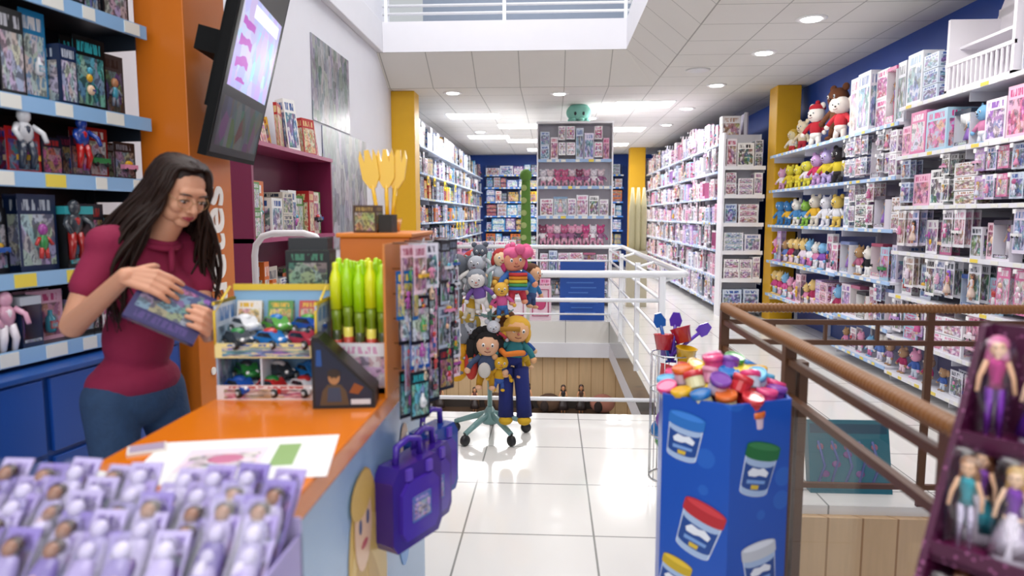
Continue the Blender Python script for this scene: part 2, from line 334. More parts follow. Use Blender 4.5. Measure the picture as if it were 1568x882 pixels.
def dollbox(mb,x,z,w,h,d,y,pal):
    c,c2=pal
    mb.box(x,x+w,y+d-.006,y+d,z,z+h,c,K_,c2=c2); mb.box(x,x+w,y,y+d,z,z+.02,c,P_); mb.box(x,x+w,y,y+d,z+h-.03,z+h,c2,P_)
    mb.box(x,x+.006,y,y+d-.01,z+.02,z+h-.03,c,P_); mb.box(x+w-.006,x+w,y,y+d-.01,z+.02,z+h-.03,c,P_)
    mb.box(x+w*.1,x+w*.9,y-.001,y+.001,z+.02,z+h*.16,c2,K_,c2=c)
    hh=h*.8
    doll(mb,Matrix.Translation((x+w/2,y+d*.55,z+.025)),min(hh,w*2.3),random.choice(SK),random.choice(HA),random.choice(['#c85090','#7c50b0','#4080b0','#d8d0e0',c2]),random.choice(['#e090b8','#9060c0','#e8e4ec','#5090b8','#b83068']),R()<.75,6)
    mb.add([(x,y,z+.02),(x+w,y,z+.02),(x+w,y,z+h-.03),(x,y,z+h-.03)],[(0,1,2,3)],'#ffffff',CL)
def fill(mb,x0,x1,z,hmax,depth,pal,st=(1,0,0,0),wr=(.12,.34),gap=.004):
    x=x0+gap; st=tuple(st)+(0,)*(5-len(st))
    while x<x1-min(wr[0],.1):
        k=random.choices(['p','d','b','s','h'],st)[0]; pr=random.choice(pal); w=min(U(*wr),x1-x-.004); h=hmax*U(.66,.99); d=min(depth-.03,U(.12,.3)); y=U(.004,.07)
        if w<.06: break
        if k=='p':
            n=random.choice([1,1,2,3]) if w>.16 else random.choice([1,1,1,2])
            if h/n<w*.28: n=1
            for i in range(n):
                q=U(0,.006); mb.box(x+q,x+w-q,y+q,y+d,z+h/n*i+(.001 if i else 0),z+h/n*(i+1)-.003,pr[0],K_,c2=pr[1])
        elif k=='d':
            w=min(w,hmax*.55)
            dollbox(mb,x,z,w,h,.09,y,pr)
        elif k=='b':
            w=min(w,.16)
            for i in range(2):
                yy=y+.03+i*.06; mb.box(x,x+w,yy,yy+.003,z+.0,z+h,pr[0],K_,c2=pr[1]); trinket(mb,Matrix.Translation((x+w/2,yy-.02,z+h*.4)),min(w*.85,h*.6))
        elif k=='h':
            w=min(w,U(.09,.15)); rows=2 if hmax>.36 else 1
            for q in range(rows):
                zt=z+hmax*(1-.5*q)+.015; ch=hmax/rows*U(.78,.93)
                mb.tube([(x+w/2,-.01,zt-.008),(x+w/2,depth-.05,zt-.014)],.0035,'#e4e4e8',P_,None,5); mb.box(x+w/2-.015,x+w/2+.015,-.016,-.010,zt-.03,zt-.002,'#f4f4f4')
                for i in range(3):
                    yy=.015+i*.05+U(0,.02); dx=U(-.006,.006)
                    mb.box(x+dx,x+w+dx,yy,yy+.003,zt-ch,zt,pr[0],K_,c2=pr[1])
                    if i==0:
                        T=Matrix.Translation((x+w/2+dx,yy-.018,zt-ch*.55))
                        if R()<.4: doll(mb,Matrix.Translation((x+w/2+dx,yy-.016,zt-ch*.95)),min(ch*.72,w*2),random.choice(SK),random.choice(HA),random.choice(PC),random.choice(PC),R()<.6,5)
                        else: trinket(mb,T,min(w*.85,ch*.7),PC)
                        mb.add([(x+dx,yy-.034,zt-ch),(x+w+dx,yy-.034,zt-ch),(x+w+dx,yy-.034,zt-ch*.25),(x+dx,yy-.034,zt-ch*.25)],[(0,1,2,3)],'#ffffff',CL)
            x+=.008
        else:
            w=min(w,.2); plush(mb,Matrix.Translation((x+w/2,.09,z-.003)),min(h,.34),random.choice(['#f0ece4','#e8a0c0','#80b8e0','#e8c880','#b08a60']),None,pr[1],pr[0],random.choice(['big','round','cat']),seg=8)
        x+=w+gap*U(.5,3)
def shelf(mb,L,levels,depth,board,lip,back,top,tags=True,up=1.0,lh=.035,z0=0):
    mb.box(0,L,depth-.02,depth,z0,top,back,P_)
    n=max(1,round(L/up))
    for i in range(n+1):
        x=L*i/n; mb.box(max(0,x-.014),min(L,x+.014),depth-.06,depth-.02,z0,top,board,P_)
        for z in levels: mb.box(max(0,x-.004),min(L,x+.004),.05,depth-.06,z-.09 if z-.09>z0 else z0,z-.02,board,P_)
    for z in levels:
        mb.box(0,L,0.004,depth-.02,z-.022,z,board,P_); mb.box(0,L,-.006,.004,z-lh,z+.004,lip,P_)
        if tags:
            x=U(.03,.15)
            while x<L-.08: w=U(.05,.09); mb.box(x,x+w,-.009,-.006,z-lh+.004,z,'#e8e8e0' if R()<.85 else '#e8d050',P_); x+=w+U(.02,.16)
def unit(nm,goods,M,L,levels,depth,board,lip,back,top,pal,st,wr=(.12,.34),lasth=.35,palf=None,up=1.0,lh=.035,tags=True,z0=0,toprow=True,extra=None,skip=()):
    mb=MB(M); shelf(mb,L,levels,depth,board,lip,back,top,tags,up,lh=lh,z0=z0); so=mb.build(nm)
    g=MB(M); lv=sorted(levels)
    for i,z in enumerate(lv):
        if (i==len(lv)-1 and not toprow) or i in skip: continue
        hm=(lv[i+1]-z-.05) if i+1<len(lv) else lasth
        fill(g,.03,L-.03,z+.001,hm,depth-.05,palf(i) if palf else pal,st(i) if callable(st) else st,wr)
    if extra: extra(g)
    g.build(goods,parent=so); return so
LB='#8fb8e0'
def signs(g):
    for k in range(10):
        x=U(.3,8); z=random.choice([1.3,1.68,2.05]); g.box(x,x+.16,-.03,-.02,z-.12,z+.02,'#e8c818'); g.box(x+.03,x+.13,-.032,-.03,z-.09,z-.03,'#181818')
unit('action_toy_shelf','boxed_toys',frame(-1.95,10.15,0,90),9.2,[.15,.62,1.0,1.35,1.72,2.1,2.5],.42,'#c8d0e0','#7fa4d8','#182c60',2.95,MIXD,(1,0,.4,0),(.11,.34),.42,palf=lambda i:MIXD if i<5 else WHT+BLU,extra=signs,lh=.028)
unit('girl_toy_shelf','boxed_girl_toys',frame(2.43,19.35,0,-90),9.0,[.15,.55,.95,1.35,1.72,2.1,2.5],.42,'#d4d4e0','#a0b8e0','#8c86a0',2.95,PINK,(1,.1,.4,0,.5),(.11,.32),.42,palf=lambda i:PINK+WHT+WHT[:4],lh=.028)
EM=frame(2.45,9.98,0,0)
mb=MB(EM); shelf(mb,.56,[.12,.55,.95,1.35,1.75,2.15],.3,'#e8e8ee','#f0f0f4','#d8dae4',2.62,False,.56,lh=.05); mb.box(-.03,0,-.0,.3,0,2.62,'#eaeaf0'); so=mb.build('endcap_shelf')
g=MB(EM)
for z,hm in [(.12,.36),(.55,.33),(.95,.33),(1.35,.33),(1.75,.33),(2.15,.4)]: fill(g,.02,.54,z+.001,hm,.25,WHT,(1,0,0,0),(.13,.3))
g.build('craft_kit_boxes',parent=so)
unit('back_wall_toy_shelf','boxed_toys',frame(-1.9,19.5,0,0),3.9,[.2,.65,1.05,1.45,1.85,2.25,2.6],.45,'#2a63b8','#4a8ae0','#143a80',2.9,BLU+MIXD,(1,0,.1,0),(.16,.4),.3)
GM=frame(-.22,11,0,0)
mb=MB(GM); shelf(mb,1.16,[.12,.55,.98,1.45,1.92,2.34],.35,'#eeecf2','#9ab8e0','#e8e4ee',2.93,True,1.16,lh=.045); mb.box(-.02,0,-.01,2.8,0,2.93,'#f2f2f6'); mb.box(1.16,1.18,-.01,2.8,0,2.93,'#f2f2f6'); mb.box(0,1.16,.35,2.8,0,2.6,'#d4d4dc'); mb.box(-.02,1.18,0,2.8,2.9,2.93,'#f0f0f4'); so=mb.build('gondola_shelf')
g=MB(GM)
for i,(z,hm) in enumerate([(.12,.36),(.55,.36),(.98,.4),(1.45,.4),(1.92,.36),(2.34,.5)]):
    if i in (2,4):
        x=.02
        while x<1.02:
            plush(g,Matrix.Translation((x+.06,.1,z)),.34 if i==2 else .28,random.choice(['#c85088','#e0a0bc','#c86890','#e8d4dc','#e8e4ec','#8a4864']),None,random.choice(['#c86890','#f0ecf0','#a06890','#5a5060']),'#dca8bc','round',seg=8); x+=.115
    else: fill(g,.03,1.13,z+.001,hm,.3,WHT+PINK[:6],(1,.3,0,0,.4),(.12,.28))
g.build('boxed_dolls',parent=so)
g=MB(frame(.42,11.05,2.93)); g.ell((0,.1,.15),(.2,.15,.15),'#8fd0c0',SF,None,16,12); g.ell((-.06,-.04,.12),(.02,.012,.03),'#182028',GL); g.ell((.07,-.04,.12),(.02,.012,.03),'#182028',GL)
for k in range(7): g.ell((math.cos(k)*.13,.08+math.sin(k)*.08,.03),(.05,.05,.03),'#8fd0c0',SF)
g.build('squid_plush')
g=MB(frame(-.42,11.2,0)); g.lathe([(.07,0),(.09,.8),(.08,1.5),(.07,2.05),(.04,2.2)],'#5c8638',SF,seg=10)
for k in range(9): g.ell((-.03,-.085,.3+k*.2),(.05,.02,.05),'#a0b070',SF,None,8,5)
g.ell((0,-.05,2.1),(.1,.12,.1),'#5c8638',SF); g.build('crocodile_plush')
g=MB(frame(1.2,11,0))
for k in range(3): g.lathe([(.05,.9),(.055,1.5),(.02,1.9)],'#c8c098',P_,Matrix.Translation((.08+.09*k,.05,0)),8)
g.box(0,.32,-.02,.14,0,.9,'#b8b098'); g.build('rolled_mat_stand')
mb=MB()
for x0,x1,z1,c in [(-1.8,-1.2,.5,'#e8e0e4'),(-1.17,-.35,.52,'#ece0e6'),(-.3,.0,.48,'#e8ccd8')]:
    mb.box(x0,x1,9.52,9.56,0,z1,c,P_); q=.04
    mb.tube([(x0+q,9.515,.06),(x1-q,9.515,.06),(x1-q,9.515,z1-.05),(x0+q,9.515,z1-.05)],.01,'#b83068',P_,closed=True,seg=5)
    mb.ell(((x0+x1)/2,9.515,z1*.5),(.08,.004,.1),'#c84878',P_,None,10,6)
mb.build('pink_info_board')
mb=MB(); mb.box(.12,.74,9.52,9.56,0,.82,'#1f4ea4',P_)
for k in range(9): mb.box(.18+U(0,.1),.5+U(0,.16),9.512,9.52,.1+k*.07,.115+k*.07,'#4a78c4',P_)
mb.build('blue_info_board')
unit('low_toy_shelf','boxed_baby_dolls',frame(-1.85,10.2,0,0),1.35,[.1,.5,.9],.3,'#e0e0e8','#e0a0bc','#d8c8d0',1.0,PINK,(1,.2,0,0),(.14,.3),.2)
def st_a(i): return [(.3,.1,.1,.6,0),(.4,.5,.2,0,1.2),(.2,.3,.2,.3,1.0),(.4,.8,.2,0,.9),(.6,.5,.2,0,.8),(1,.6,0,.25,0)][i%6]
def bigplush(g):
    T=lambda x,y,z,r=0: Matrix.Translation((x,y,z))@rot3(0,0,r)
    plush(g,T(.3,.18,2.247,20),.34,'#e8d8a8','#d8b040','#e8e4d8','#c83c3c',None); plush(g,T(.72,.16,2.247,25),.40,'#e8d8b8',None,'#d8c8a8','#b02838','round')
    plush(g,T(1.2,.14,2.247,25),.52,'#f0e8e0',None,'#b82030','#f0ece6','round',hat='#b82030'); plush(g,T(1.55,.24,2.3,20),.62,'#6a3c20',None,'#7a4c30','#6a3c20','round'); plush(g,T(1.95,.12,2.247,25),.50,'#e8ddd4',None,'#c8303c','#e8ddd4','big')
    for x,c,e,h in [(.2,'#d8a0c0','cat',.3),(.5,'#d8c838','round',.32),(.8,'#e0d040','round',.3),(1.1,'#d8d048','big',.34),(1.4,'#c8a0d0','round',.4),(1.7,'#b8a8d8','cat',.42),(2.0,'#282428','round',.42)]:
        plush(g,T(x,.1,1.787,20),h,c,None,random.choice(['#e8e0e8','#d8c030','#c83060']),c,e,seg=10)
    for x,c,e,h in [(.2,'#4888c0','big',.34),(.5,'#3878b0','round',.32),(.8,'#e8e4dc','round',.34),(1.1,'#88b848','cat',.32),(1.4,'#e0d8c8','round',.38),(1.72,'#e8e8f0','cat',.36),(2.02,'#e0c060','round',.36)]:
        plush(g,T(x,.1,1.327,20),h,c,None,random.choice(['#e8e8f0','#4888c0','#e0b030']),c,e,seg=10)
unit('plush_shelf','plush_toys',frame(2.95,9.58,0,-90),2.28,[.4,.85,1.33,1.79,2.25],.46,'#e4e6f0','#9cc0ec','#1c3f8c',2.4,PINK,lambda i:(.2,.1,.2,1),(.16,.26),.3,toprow=False,extra=bigplush,skip=(2,3),lh=.03)
unit('doll_shelf','doll_boxes',frame(2.95,7.29,0,-90),1.15,[.12,.45,.87,1.33,1.79,2.25],.46,'#dcdce6','#a4c4ec','#8c86a0',2.4,PINK,st_a,(.12,.3),.62,palf=lambda i:PINK+WHT+WHT[:3],lh=.028)
def toprow3(g):
    fill(g,.02,.58,2.361,.5,.4,WHT,(1,0,0,0),(.14,.28))
    z=2.36; W='#ece8ee'
    g.box(.62,1.4,.02,.40,z,z+.03,W); g.box(.62,1.4,.38,.4,z,z+.62,W); g.box(.62,.65,.02,.4,z,z+.55,W); g.box(1.37,1.4,.02,.4,z,z+.62,W)
    for k in range(13): g.box(.66+k*.055,.675+k*.055,.02,.03,z+.03,z+.2,W)
    g.box(.62,1.4,.015,.035,z+.2,z+.225,W); g.box(.62,1.4,.1,.4,z+.33,z+.35,W); g.prism([(.60,z+.55),(1.42,z+.62),(1.36,z+.72),(1.0,z+.76),(.68,z+.68)],-.4,-.38,W,P_,Matrix.Rotation(math.radians(90),4,'X')); g.ell((1.0,.37,z+.48),(.1,.01,.08),'#c8a0b0'); g.ell((.95,.36,z+.48),(.03,.01,.04),'#806070')
    fill(g,1.43,3.55,2.361,.72,.4,WHT+[('#f4f4f8','#a0b8dc')],(1,.3,0,0),(.2,.42))
unit('doll_shelf','doll_boxes',frame(2.95,6.13,0,-90),3.6,[.1,.42,.78,1.15,1.53,1.95,2.36],.46,'#dedee6','#e6e6ee','#8c86a0',2.6,PINK,st_a,(.13,.3),.5,palf=lambda i:PINK+WHT,toprow=False,extra=toprow3,lh=.028)
# ---------------------------------------------------------------- left wall: posters, burgundy bookcase
def mat_poster(nm,sc):
    m,nt,b=newmat(nm); g=G(nt); geo=g.node('ShaderNodeNewGeometry'); mp=g.node('ShaderNodeMapping'); mp.inputs['Scale'].default_value=(sc,sc,sc*.4); nt.links.new(geo.outputs['Position'],mp.inputs[0])
    v=g.node('ShaderNodeTexVoronoi',distance='CHEBYCHEV'); v.inputs['Scale'].default_value=4; nt.links.new(mp.outputs[0],v.inputs['Vector'])
    n=g.node('ShaderNodeTexNoise'); n.inputs['Scale'].default_value=12; n.inputs['Detail'].default_value=6; nt.links.new(mp.outputs[0],n.inputs['Vector'])
    sp=g.node('ShaderNodeSeparateXYZ'); nt.links.new(v.outputs['Color'],sp.inputs[0])
    f=g.m('MULTIPLY',g.m('ADD',sp.outputs[0],g.m('SUBTRACT',g.m('MULTIPLY',n.outputs[0],2.4),.9)),.55)
    base=g.mix(f,C('#1c2026'),C('#acb0b8')); nt.links.new(g.mix(.08,base,v.outputs['Color']),b.inputs['Base Color']); b.inputs['Roughness'].default_value=.3; return m
simple('cityscape_poster',[(-2.268,-2.26,6.5,7.7,2.36,3.16)],mat_poster('poster_print_a',3))
simple('cityscape_poster',[(-2.268,-2.26,6.75,8.35,1.1,2.34)],mat_poster('poster_print_b',2.2))
BUR='#7c2048'
mb=MB(frame(-1.95,4.4,0,90))
mb.box(0,.03,0,.31,0,1.95,BUR); mb.box(1.62,1.65,0,.31,0,1.95,BUR); mb.box(0,1.65,.29,.31,0,1.95,'#6a183c')
for z in (.05,.65,1.30,1.95): mb.box(0,1.65,-.01,.3,z-.03,z,'#a03864')
so=mb.build('burgundy_bookcase')
g=MB(frame(-1.95,4.4,0,90)); CB=[('#d8d0c0','#b02828'),('#d8a828','#901818'),('#b02828','#e0d090'),('#e4e4e0','#285090'),('#d06a28','#e4e4e4'),('#508840','#d8d8d8'),('#c8c0b0','#303848')]
for z,hm in ((.05,.5),(.65,.5),(1.30,.42)): fill(g,.05,1.6,z+.001,hm,.26,CB,(1,0,.3,0),(.06,.24))
for k in range(9):
    x=.08+k*.17; h=U(.2,.42); pr=random.choice(CB); M=Matrix.Translation((x,.1,1.951))@rot3(U(-12,-2),0,U(-25,25)); g.box(0,U(.1,.2),0,U(.02,.1),.003,h,pr[0],K_,M,c2=pr[1])
g.build('picture_books',parent=so)
M_OR=plain('orange_paint','#cf6f16',.35,var=.05)
pil=simple('wall_pillar',[(-1.80,-1.58,2.95,3.33,0,6.6)],M_OR,.004)
t=bpy.data.curves.new('pillar_lettering','FONT'); t.body='juguetes'; t.size=.27; t.extrude=.003; t.offset=.004; to=bpy.data.objects.new('pillar_lettering',t); S.collection.objects.link(to)
to.matrix_world=basis((-1.575,3.22,.70),(0,0,1),(0,-1,0),(1,0,0))
M_WL=plain('white_letter_vinyl','#f6f2ea',.4); t.materials.append(M_WL)
to.parent=pil; to.matrix_parent_inverse=Matrix.Translation(-pil.location)
TVo=Vector((-1.38,2.70,1.69)); X=Vector((-.13,.75,.015)).normalized(); Zt=Vector((.25,.02,.97)); Zt=(Zt-X*Zt.dot(X)).normalized(); Yt=Zt.cross(X)
TM=basis(TVo,X,Yt,Zt)
def mat_screen():
    m,nt,b=newmat('tv_screen'); g=G(nt); uv=g.node('ShaderNodeUVMap',uv_map='UVMap').outputs[0]; sp=g.node('ShaderNodeSeparateXYZ'); nt.links.new(uv,sp.inputs[0]); u,v=sp.outputs[0],sp.outputs[1]
    def rect(a,b_,c,d): return g.m('MULTIPLY',g.m('MULTIPLY',g.m('GREATER_THAN',u,a),g.m('LESS_THAN',u,b_)),g.m('MULTIPLY',g.m('GREATER_THAN',v,c),g.m('LESS_THAN',v,d)))
    vo=g.node('ShaderNodeTexVoronoi'); vo.inputs['Scale'].default_value=11; nt.links.new(uv,vo.inputs['Vector'])
    w=g.node('ShaderNodeTexWave',wave_type='RINGS'); w.inputs['Scale'].default_value=4; w.inputs['Distortion'].default_value=5; nt.links.new(uv,w.inputs['Vector'])
    lett=g.m('MULTIPLY',g.m('GREATER_THAN',w.outputs[1],.6),rect(.12,.38,.29,.55))
    art=g.mix(.2,C('#bcb8f4'),vo.outputs['Color']); bx=g.mix(.35,C('#a8d0f8'),vo.outputs['Color']); art=g.mix(rect(.48,.86,.32,.52),art,bx); art=g.mix(rect(.3,.9,.55,.60),art,C('#f4f6ff')); art=g.mix(lett,art,C('#b040b8'))
    c=g.mix(rect(.06,.96,.26,.62),C('#050607'),art); dim_refl=g.mix(.94,vo.outputs['Color'],C('#08090b')); c=g.mix(rect(.06,.96,.03,.22),c,dim_refl)  # purple-white reflections, faint ones in the lower band, painted into the emission colour
    b.inputs['Base Color'].default_value=(.01,.01,.012,1); nt.links.new(c,b.inputs['Emission Color']); b.inputs['Emission Strength'].default_value=1.05; b.inputs['Roughness'].default_value=.3; b.inputs['Specular IOR Level'].default_value=.15; return m
SCR=mat_screen(); TVM=plain('tv_black_casing','#0a0b0d',.7,spec=.2)
mb=MB(TM); mb.box(0,.74,0,.035,0,1.12,'#0c0d10',9); mb.box(.1,.64,.035,.08,.2,.9,'#15161a',9)
mb.add([(.02,-.002,.02),(.72,-.002,.02),(.72,-.002,1.1),(.02,-.002,1.1)],[(0,1,2,3)],'#111111',8,uv=[[(0,0),(1,0),(1,1),(0,1)]])
mb.box(.2,.5,.08,.2,.42,.52,'#222226',9); mb.build('wall_television',MATS+[SCR,TVM])
mb=MB(); mb.tube([(-1.75,3.95,0),(-1.75,3.95,1.22),(-1.74,3.95,1.28),(-1.7,3.95,1.33),(-1.63,3.95,1.35),(-1.45,3.95,1.35),(-1.38,3.95,1.33),(-1.35,3.95,1.28),(-1.345,3.95,1.2),(-1.345,3.95,0)],.02,'#e4e4e6',GL); mb.lathe([(.1,0),(.1,.012),(.03,.03)],'#e4e4e6',GL,Matrix.Translation((-1.345,3.95,0)),14); mb.build('white_tube_gate')
# ---------------------------------------------------------------- near left shelf
SM=frame(-2.068,.93,0,80)
def heroes(g):
    for x,z,s,c,c2 in [(1.05,1.43,.22,'#b01818','#1c3c90'),(1.42,1.74,.16,'#c8c8cc','#303848'),(1.66,1.75,.15,'#1c3c90','#b01818'),(1.2,2.02,.2,'#202028','#c03020'),(1.6,1.42,.17,'#3a4048','#a02020'),(1.3,1.11,.16,'#d8a0b8','#e8e0e8')]:
        M=Matrix.Translation((x,-.004+.02,z)); g.ell((0,0,.36*s),(.15*s,.12*s,.18*s),c,GL,M,10,7); g.ell((0,0,.0),(.2*s,.12*s,.26*s),c,GL,M,10,7); g.ell((0,-.03*s,.05*s),(.12*s,.1*s,.14*s),c2,GL,M,8,6)
        for q in (-1,1): g.tube([(q*.18*s,0,.15*s),(q*.34*s,-.02,0),(q*.3*s,-.04,-.2*s)],[.07*s,.06*s,.05*s],c,GL,M,7); g.tube([(q*.09*s,0,-.2*s),(q*.14*s,-.01,-.5*s),(q*.13*s,0,-.78*s)],[.1*s,.08*s,.06*s],c2,GL,M,7)
unit('electronic_toy_shelf','boxed_electronic_toys',SM,2.0,[.985,1.25,1.6,1.86,2.24,2.62],.36,'#2c3440',LB,'#141a24',3.0,DARK,lambda i:[(.3,.3,.8,.4),(.4,.3,1.1,0),(.5,.2,1.1,0),(.8,.1,.9,0),(1,0,.4,0),(1,0,0,0)][i],(.08,.17),.3,palf=lambda i:[DARK+PINK[:4],DARK+DARK+BLU[:4]+REDS,DARK+DARK+BLU[:5]+REDS,DARK+DARK+BLU[:2],DARK,DARK][i],lh=.05,z0=.93,extra=heroes)
mb=MB(SM); mb.box(0,2.0,-.09,.36,.05,.9,'#123f88'); mb.box(0,2.0,-.11,.36,.9,.918,'#1c4c98'); mb.box(0,2.0,-.07,.36,0,.05,'#12305c')
for x0 in (.02,.68,1.34):
    for z0,z1 in ((.07,.33),(.35,.61),(.63,.89)):
        mb.box(x0,x0+.63,-.105,-.09,z0,z1,'#16489c')
        cx=x0+.31; zz=(z0+z1)/2+.03
        mb.tube([(cx-.06,-.105,zz),(cx-.05,-.13,zz-.012),(cx,-.137,zz-.018),(cx+.05,-.13,zz-.012),(cx+.06,-.105,zz)],.007,'#5a3a24',P_)
mb.build('blue_drawer_cabinet',bevel=.004)
# ---------------------------------------------------------------- counter
M_CT=plain('orange_laminate','#d97414',.16,var=.04); M_LB=plain('pale_blue_panel','#94b4d4',.25,var=.03)
ctr=empty('sales_counter',(-.73,1.9,0))
simple('top',[(-.98,-.48,1.17,2.62,.86,.92)],M_CT,.006,ctr)
simple('body',[(-.96,-.50,1.19,2.6,.0,.86)],M_LB,.004,ctr)
mb=MB()
YM=basis((-.498,1.42,.05),(0,1,0),(0,0,1),(1,0,0))
def blob(cx,cy,rx,ry,c,z=0,n=22,rot=0):
    mb.prism([(cx+rx*math.cos(rot)*math.cos(t)-ry*math.sin(rot)*math.sin(t),cy+rx*math.sin(rot)*math.cos(t)+ry*math.cos(rot)*math.sin(t)) for t in [2*math.pi*k/n for k in range(n)]],z,z+.0008,c,P_,YM)
blob(.32,.47,.15,.26,'#d8b04c',0); blob(.36,.38,.18,.22,'#e0bc66',.001,rot=.5); blob(.26,.36,.06,.2,'#c89c3c',.0015,rot=-.2); blob(.42,.34,.04,.17,'#c89c3c',.002,rot=.5); blob(.3,.58,.08,.12,'#ecc4a0',.003); blob(.29,.67,.10,.06,'#dcb458',.004); blob(.82,.4,.1,.2,'#5b9ad8',0); blob(.82,.62,.06,.08,'#ecc4a0',.001); blob(.27,.59,.012,.02,'#2a4a7a',.004); blob(.34,.59,.012,.02,'#2a4a7a',.004); blob(.305,.53,.03,.01,'#c0505a',.004); blob(.35,.2,.16,.14,'#b890cc',.002); blob(.0,.5,.1,.012,'#c8dcf0',.0,rot=.4); blob(-.05,.35,.12,.012,'#c8dcf0',.0,rot=.4)
mb.build('printed_panel_art',parent=ctr)
simple('corner_trim',[(-.505,-.497,1.185,1.195,.02,.86)],plain('blue_trim','#4f83c0',.4),0,ctr)
mb=MB(); OR='#cf6c14'
mb.box(-.69,-.46,2.2,2.58,.92,1.38,OR,P_); mb.box(-.70,-.45,2.19,2.59,1.38,1.395,'#d87a1c'); mb.build('orange_display_plinth',bevel=.004)
mb=MB(); mb.box(-.86,-.705,2.1,2.34,.92,1.19,'#c86812'); mb.box(-.865,-.702,2.095,2.345,1.175,1.19,'#d87a1c'); mb.build('orange_riser_block',bevel=.004)
g=MB()
for j in range(6):
    for i in range(4):
        y=2.0+i*.17+U(-.01,.01); z=1.31-j*.075
        x0=-.445 if y>2.2 else -.47
        g.tube([(x0,y,z+.06),(x0+.09,y,z+.06),(x0+.095,y,z+.075)],.0025,'#b0b4b8',CH,seg=5)
        pr=random.choice(PINK+WHT+BLU+DARK)
        for k in range(2):
            xx=x0+.045+k*.035+U(-.004,.004)
            M=frame(xx,y+U(-.01,.01),z,60+U(-18,18))
            g.box(-.035,.035,0,.002,-.09,.055,pr[0],K_,M,c2=pr[1]); trinket(g,M@Matrix.Translation((0,-.012,-.03)),.055)
g.box(-.482,-.475,1.93,2.19,.92,1.37,'#c87830',P_); g.build('hanging_blister_toys')
g=MB(); PU='#3c2088'; RX=Matrix.Rotation(math.radians(90),4,'X')
for (y,z,x) in [(1.94,.49,-.42),(2.10,.47,-.405),(2.28,.48,-.41)]:
    M=frame(x,y,z,66+U(-6,6))@Matrix.Scale(.95,4)
    g.prism([(-.1,0),(.1,0),(.12,.03),(.12,.22),(.09,.26),(-.09,.26),(-.12,.22),(-.12,.03)],-.04,.04,PU if y<2.2 else '#2448a0',GL,M@RX)
    g.prism([(-.07,.03),(.07,.03),(.09,.06),(.09,.18),(.06,.21),(-.06,.21),(-.09,.18),(-.09,.06)],.04,.052,'#4a2ca8',GL,M@RX)
    g.tube([(-.06,0,.26),(-.055,0,.31),(0,0,.325),(.055,0,.31),(.06,0,.26)],.011,'#4c2ca4',GL,M)
    g.box(-.045,.045,-.055,-.052,.08,.16,'#4868b0',K_,M,c2='#b8a0d8')
    for q in (-.05,.05): g.box(q-.012,q+.012,-.05,-.038,.215,.25,'#6a4cc0',GL,M)
    g.tube([(0,0,.325),(0,0,.345)],.004,'#c0c4c8',CH,M)
g.build('purple_carry_case')
mb=MB(frame(-.574,2.06,.92,0,.90))
mb.box(-.1,.1,-.085,.085,0,.02,'#f2f2f4'); mb.box(-.1,.1,-.085,-.08,0,.17,'#e8e4e8',K_,c2='#d8a0c0'); mb.box(-.1,.1,.08,.085,0,.17,'#f4f2f4'); mb.box(-.1,-.095,-.085,.085,0,.17,'#f4f2f4'); mb.box(.095,.1,-.085,.085,0,.17,'#f4f2f4')
for i in range(5):
    for j in range(4):
        T=Matrix.Translation((-.078+i*.039,-.06+j*.04,.022+U(-.004,.02)))@Matrix.Scale(1.08,4)
        cg=random.choice(['#a4d40c','#b0e014','#d8e018'])
        mb.lathe([(.015,0),(.015,.2),(.017,.205),(.017,.23),(.012,.235)],'#7a9018',GL,T,8); mb.lathe([(.0185,.235),(.0185,.33),(.014,.345),(.009,.36),(.01,.375),(.004,.38)],cg,GL,T,10)
        mb.lathe([(.0155,.03),(.0155,.17)],'#e0d058' if (i+j)%2 else '#384018',GL,T,8); mb.lathe([(.0158,.1),(.0158,.14)],'#c04838',GL,T,8)
mb.build('bubble_wand_tub')
mb=MB(frame(-.585,2.42,1.396,0,.9))
mb.lathe([(.05,0),(.06,.05)],'#d89018',GL)
for k,(dx,rx) in enumerate([(-.03,-9),(.0,-1),(.015,6)]):
    T=Matrix.Translation((dx,0.01*k,.02))@Matrix.Rotation(math.radians(rx),4,'Y')
    mb.tube([(0,0,0),(0,0,.16)],[.009,.008],'#e8b410',GL,T)
    mb.prism([(-.012,.15),(.012,.15),(.034,.19),(.036,.27),(.026,.3),(.016,.25),(.008,.3),(-.008,.3),(-.016,.25),(-.026,.3),(-.036,.27),(-.034,.19)],-.006,.006,'#eebc14',GL,T@RX)
mb.build('yellow_toy_fork_cup')
mb=MB(frame(-.785,2.2,1.19,6)); mb.box(-.07,.07,-.05,.05,0,.15,'#101216',K_,c2='#407860'); mb.box(-.065,.06,-.03,.05,.15,.19,'#1a1c22'); mb.build('trading_card_box')
mb=MB(frame(-.60,2.26,1.395,-8)); mb.box(-.05,.03,-.03,.03,0,.09,'#4a3020',K_,c2='#a88848'); mb.box(.035,.08,-.02,.03,0,.06,'#201810'); mb.build('small_game_box')
CM=frame(-.818,1.90,.92,3,.95)
mb=MB(CM); Y='#dcbc34'; BL='#8cb8dc'
mb.box(-.155,.155,0,.16,0,.004,Y)
mb.box(-.155,-.15,.0,.16,0,.3,'#c8d4e4',K_,c2='#4a80c0'); mb.box(.15,.155,.0,.16,0,.3,'#c8d4e4',K_,c2='#4a80c0'); mb.box(-.155,.155,.155,.16,0,.335,BL,P_)
mb.box(-.155,.155,-.004,0,0,.045,'#e0d4d4',K_,c2='#b03030'); mb.box(-.155,.155,.0,.155,.148,.153,'#cfe0f4'); mb.box(-.155,.155,-.006,-.002,.13,.175,'#e4d490',K_,c2='#3058a0'); mb.box(-.155,.155,.148,.156,.32,.34,Y); mb.box(-.158,-.15,-.004,.158,.29,.3,Y); mb.box(.15,.158,-.004,.158,.29,.3,Y)
